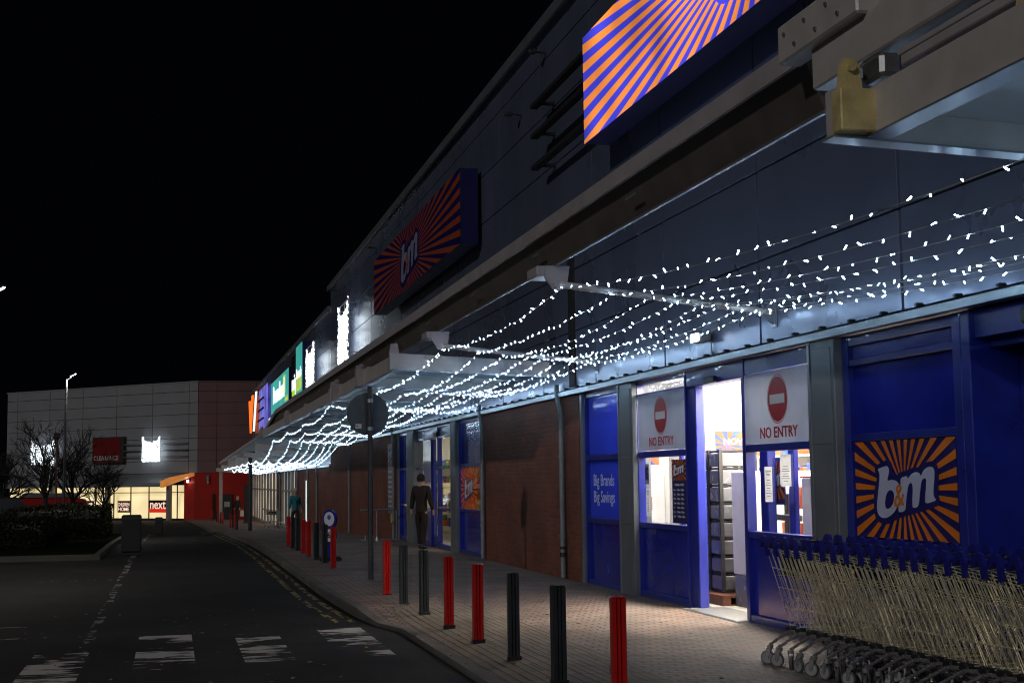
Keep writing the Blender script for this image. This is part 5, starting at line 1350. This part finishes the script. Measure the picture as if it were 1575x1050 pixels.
def person(label, loc, rz, H, coat_m, leg_m, hair_m, stride=.18, arm=.12, bagm=None, hat=None, grp=None):
    t = thing('person', label, 'person', loc, grp); t.rotation_euler.z = rz; k = H/1.75; t.scale = (k, k, k)
    # local: facing -y
    hip = (0, 0, .93)
    def leg(s, f): return [(0, 0, .93, .13), (s*.09, 0, .88, .095), (s*.10, -f*.5-.02, .5, .065), (s*.10, -f+.03*(f < 0), .10, .045)]
    def armc(s, f): return [(0, 0, 1.40, .13), (s*.17, .0, 1.42, .07), (s*.235, f*.3, 1.14, .05), (s*.24, -f-.06, .92, .04)]
    # bare body: head, neck, hands, under-clothes core in one surface
    ch = [[(0, 0, .93, .10), (0, 0, 1.2, .10), (0, 0, 1.40, .09), (0, -.005, 1.5, .052), (0, -.02, 1.58, .075), (0, -.025, 1.66, .088), (0, -.015, 1.71, .07)]]
    ch.append([(0, -.025, 1.66, .088), (0, -.105, 1.64, .018)])
    for s in (-1, 1):
        ch.append([(0, -.025, 1.66, .088), (s*.082, -.01, 1.65, .018)])
        a = armc(s, arm*s); ch.append([(0, 0, 1.40, .09)]+[(x, y, z, r*.75) for x, y, z, r in a[1:]])
        hx, hy, hz, _ = a[-1]
        palm = (hx, hy-.02, hz-.07, .026); ch.append([(hx, hy, hz, .03), palm])
        for fi, (dx, L) in enumerate(((-.022, .055), (-.008, .068), (.008, .064), (.022, .05))):
            ch.append([palm, (hx+dx*.4, hy-.03+dx, hz-.07-L*.6, .0095), (hx+dx*.4-s*.012, hy-.035+dx, hz-.07-L*1.15, .008)])
        ch.append([(hx, hy, hz, .03), (hx-s*.02, hy-.05, hz-.05, .011), (hx-s*.025, hy-.06, hz-.085, .009)])
    for s in (-1, 1):
        l = leg(s, stride*s); ch.append([(0, 0, .93, .10)]+[(x, y, z, r*.8) for x, y, z, r in l[1:]])
    skinned('body', ch, 'skin', t)
    cc = [[(0, 0, .80, .175), (0, 0, .95, .16), (0, 0, 1.15, .15), (0, .0, 1.36, .155), (0, 0, 1.47, .075)]]
    for s in (-1, 1):
        a = armc(s, arm*s); cc.append([(0, .0, 1.36, .155)]+[(x, y, z, r*1.3) for x, y, z, r in a[1:]])
    skinned('coat', cc, coat_m, t)
    tc_ = [[(0, 0, .86, .14), (0, 0, .93, .14)]]
    for s in (-1, 1):
        l = leg(s, stride*s); tc_.append([(0, 0, .86, .14)]+[(x, y, z, r*1.1) for x, y, z, r in l[1:]])
    skinned('trousers', tc_, leg_m, t)
    for s in (-1, 1):
        f = stride*s
        skinned('shoe', [[(s*.10, -f+.05, .05, .045), (s*.10, -f-.06, .04, .045), (s*.105, -f-.15, .035, .034)]], 'black', t)
    def dome(name, c, rx, ry, rz_, m_, zmin=-.3):
        g = G(); N = 18; K = 9
        for i in range(K+1):
            ph = math.pi/2-(math.pi/2+math.asin(-zmin) if zmin < 0 else math.pi/2)*i/K
            for j in range(N):
                th = 2*math.pi*j/N; w = 1+.03*math.sin(5*th+i)
                g.v.append((c[0]+rx*w*math.cos(ph)*math.cos(th), c[1]+ry*w*math.cos(ph)*math.sin(th), c[2]+rz_*math.sin(ph)))
        for i in range(K):
            for j in range(N): g.f.append((i*N+j, i*N+(j+1) % N, (i+1)*N+(j+1) % N, (i+1)*N+j))
        o = bpy.data.objects.new(name, mesh(name, g, m_)); C.objects.link(o); o.parent = t
        for f in o.data.polygons: f.use_smooth = True
    dome('hair', (0, .018, 1.665), .098, .108, .125, hair_m, -.55)
    if hat: dome('woolly_hat', (0, .005, 1.70), .108, .12, .12, hat, -.1)
    return t
person('person in a teal coat and pale woolly hat walking along the far pavement', (4.78, 57, pz(4.78, 57)), .25, 1.62, 'coat', 'trous', 'hair', .16, .1, hat='hat')
person('person in black carrying a white bag by the red wall', (4.63, 104, gz(104)-.05), -.4, 1.72, 'blackcoat', 'trous', 'hair', .12, .08)
bz = gz(104)
t = thing('carrier_bag', 'white carrier bag held by the person in black', 'bag', (4.95, 103.95, bz))
obj('bag_body', G().add([(4.82, 103.86, bz+.25), (5.1, 103.86, bz+.25), (5.1, 104.0, bz+.25), (4.82, 104.0, bz+.25), (4.84, 103.9, bz+.68), (5.07, 103.9, bz+.68), (5.07, 103.96, bz+.68), (4.84, 103.96, bz+.68)], [(0, 3, 2, 1), (4, 5, 6, 7), (0, 1, 5, 4), (1, 2, 6, 5), (2, 3, 7, 6), (3, 0, 4, 7)]), 'bag', t)
obj('bag_handle', G().path([(4.88, 103.93, bz+.68), (4.9, 103.93, bz+.78), (4.98, 103.93, bz+.8), (5.02, 103.93, bz+.68)], .008, 5), 'bag', t)
person('dark dressed person standing before the second entrance', (5.5, 31.9, pz(5.5, 31.9)), 2.6, 1.66, 'brownc', 'brownc', 'brownc', .16, -.1)

# ------------------------------------------------------------------ fallen leaves
rnd = random.Random(8); g = G()
for i in range(240):
    if rnd.random() < .5: x = rnd.uniform(-2, 2.0); y = rnd.uniform(9, 18); z = gz(y)-.092
    else: x = rnd.uniform(2.3, 5.0); y = rnd.uniform(9.5, 17); z = pz(x, y)+.008
    a = rnd.uniform(0, 6.28); s_ = rnd.uniform(.012, .032); u = Vector((math.cos(a), math.sin(a), rnd.uniform(-.2, .2)))*s_; v = Vector((-math.sin(a), math.cos(a), rnd.uniform(-.3, .3)))*s_*.6
    c = Vector((x, y, z+.003)); g.add([c-u, c+v+Vector((0, 0, .006)), c+u, c-v], [(0, 1, 2, 3)])
tag(obj('fallen_leaves', g, 'litter'), 'dry brown leaves scattered over road and paving', 'leaves', kind='stuff')
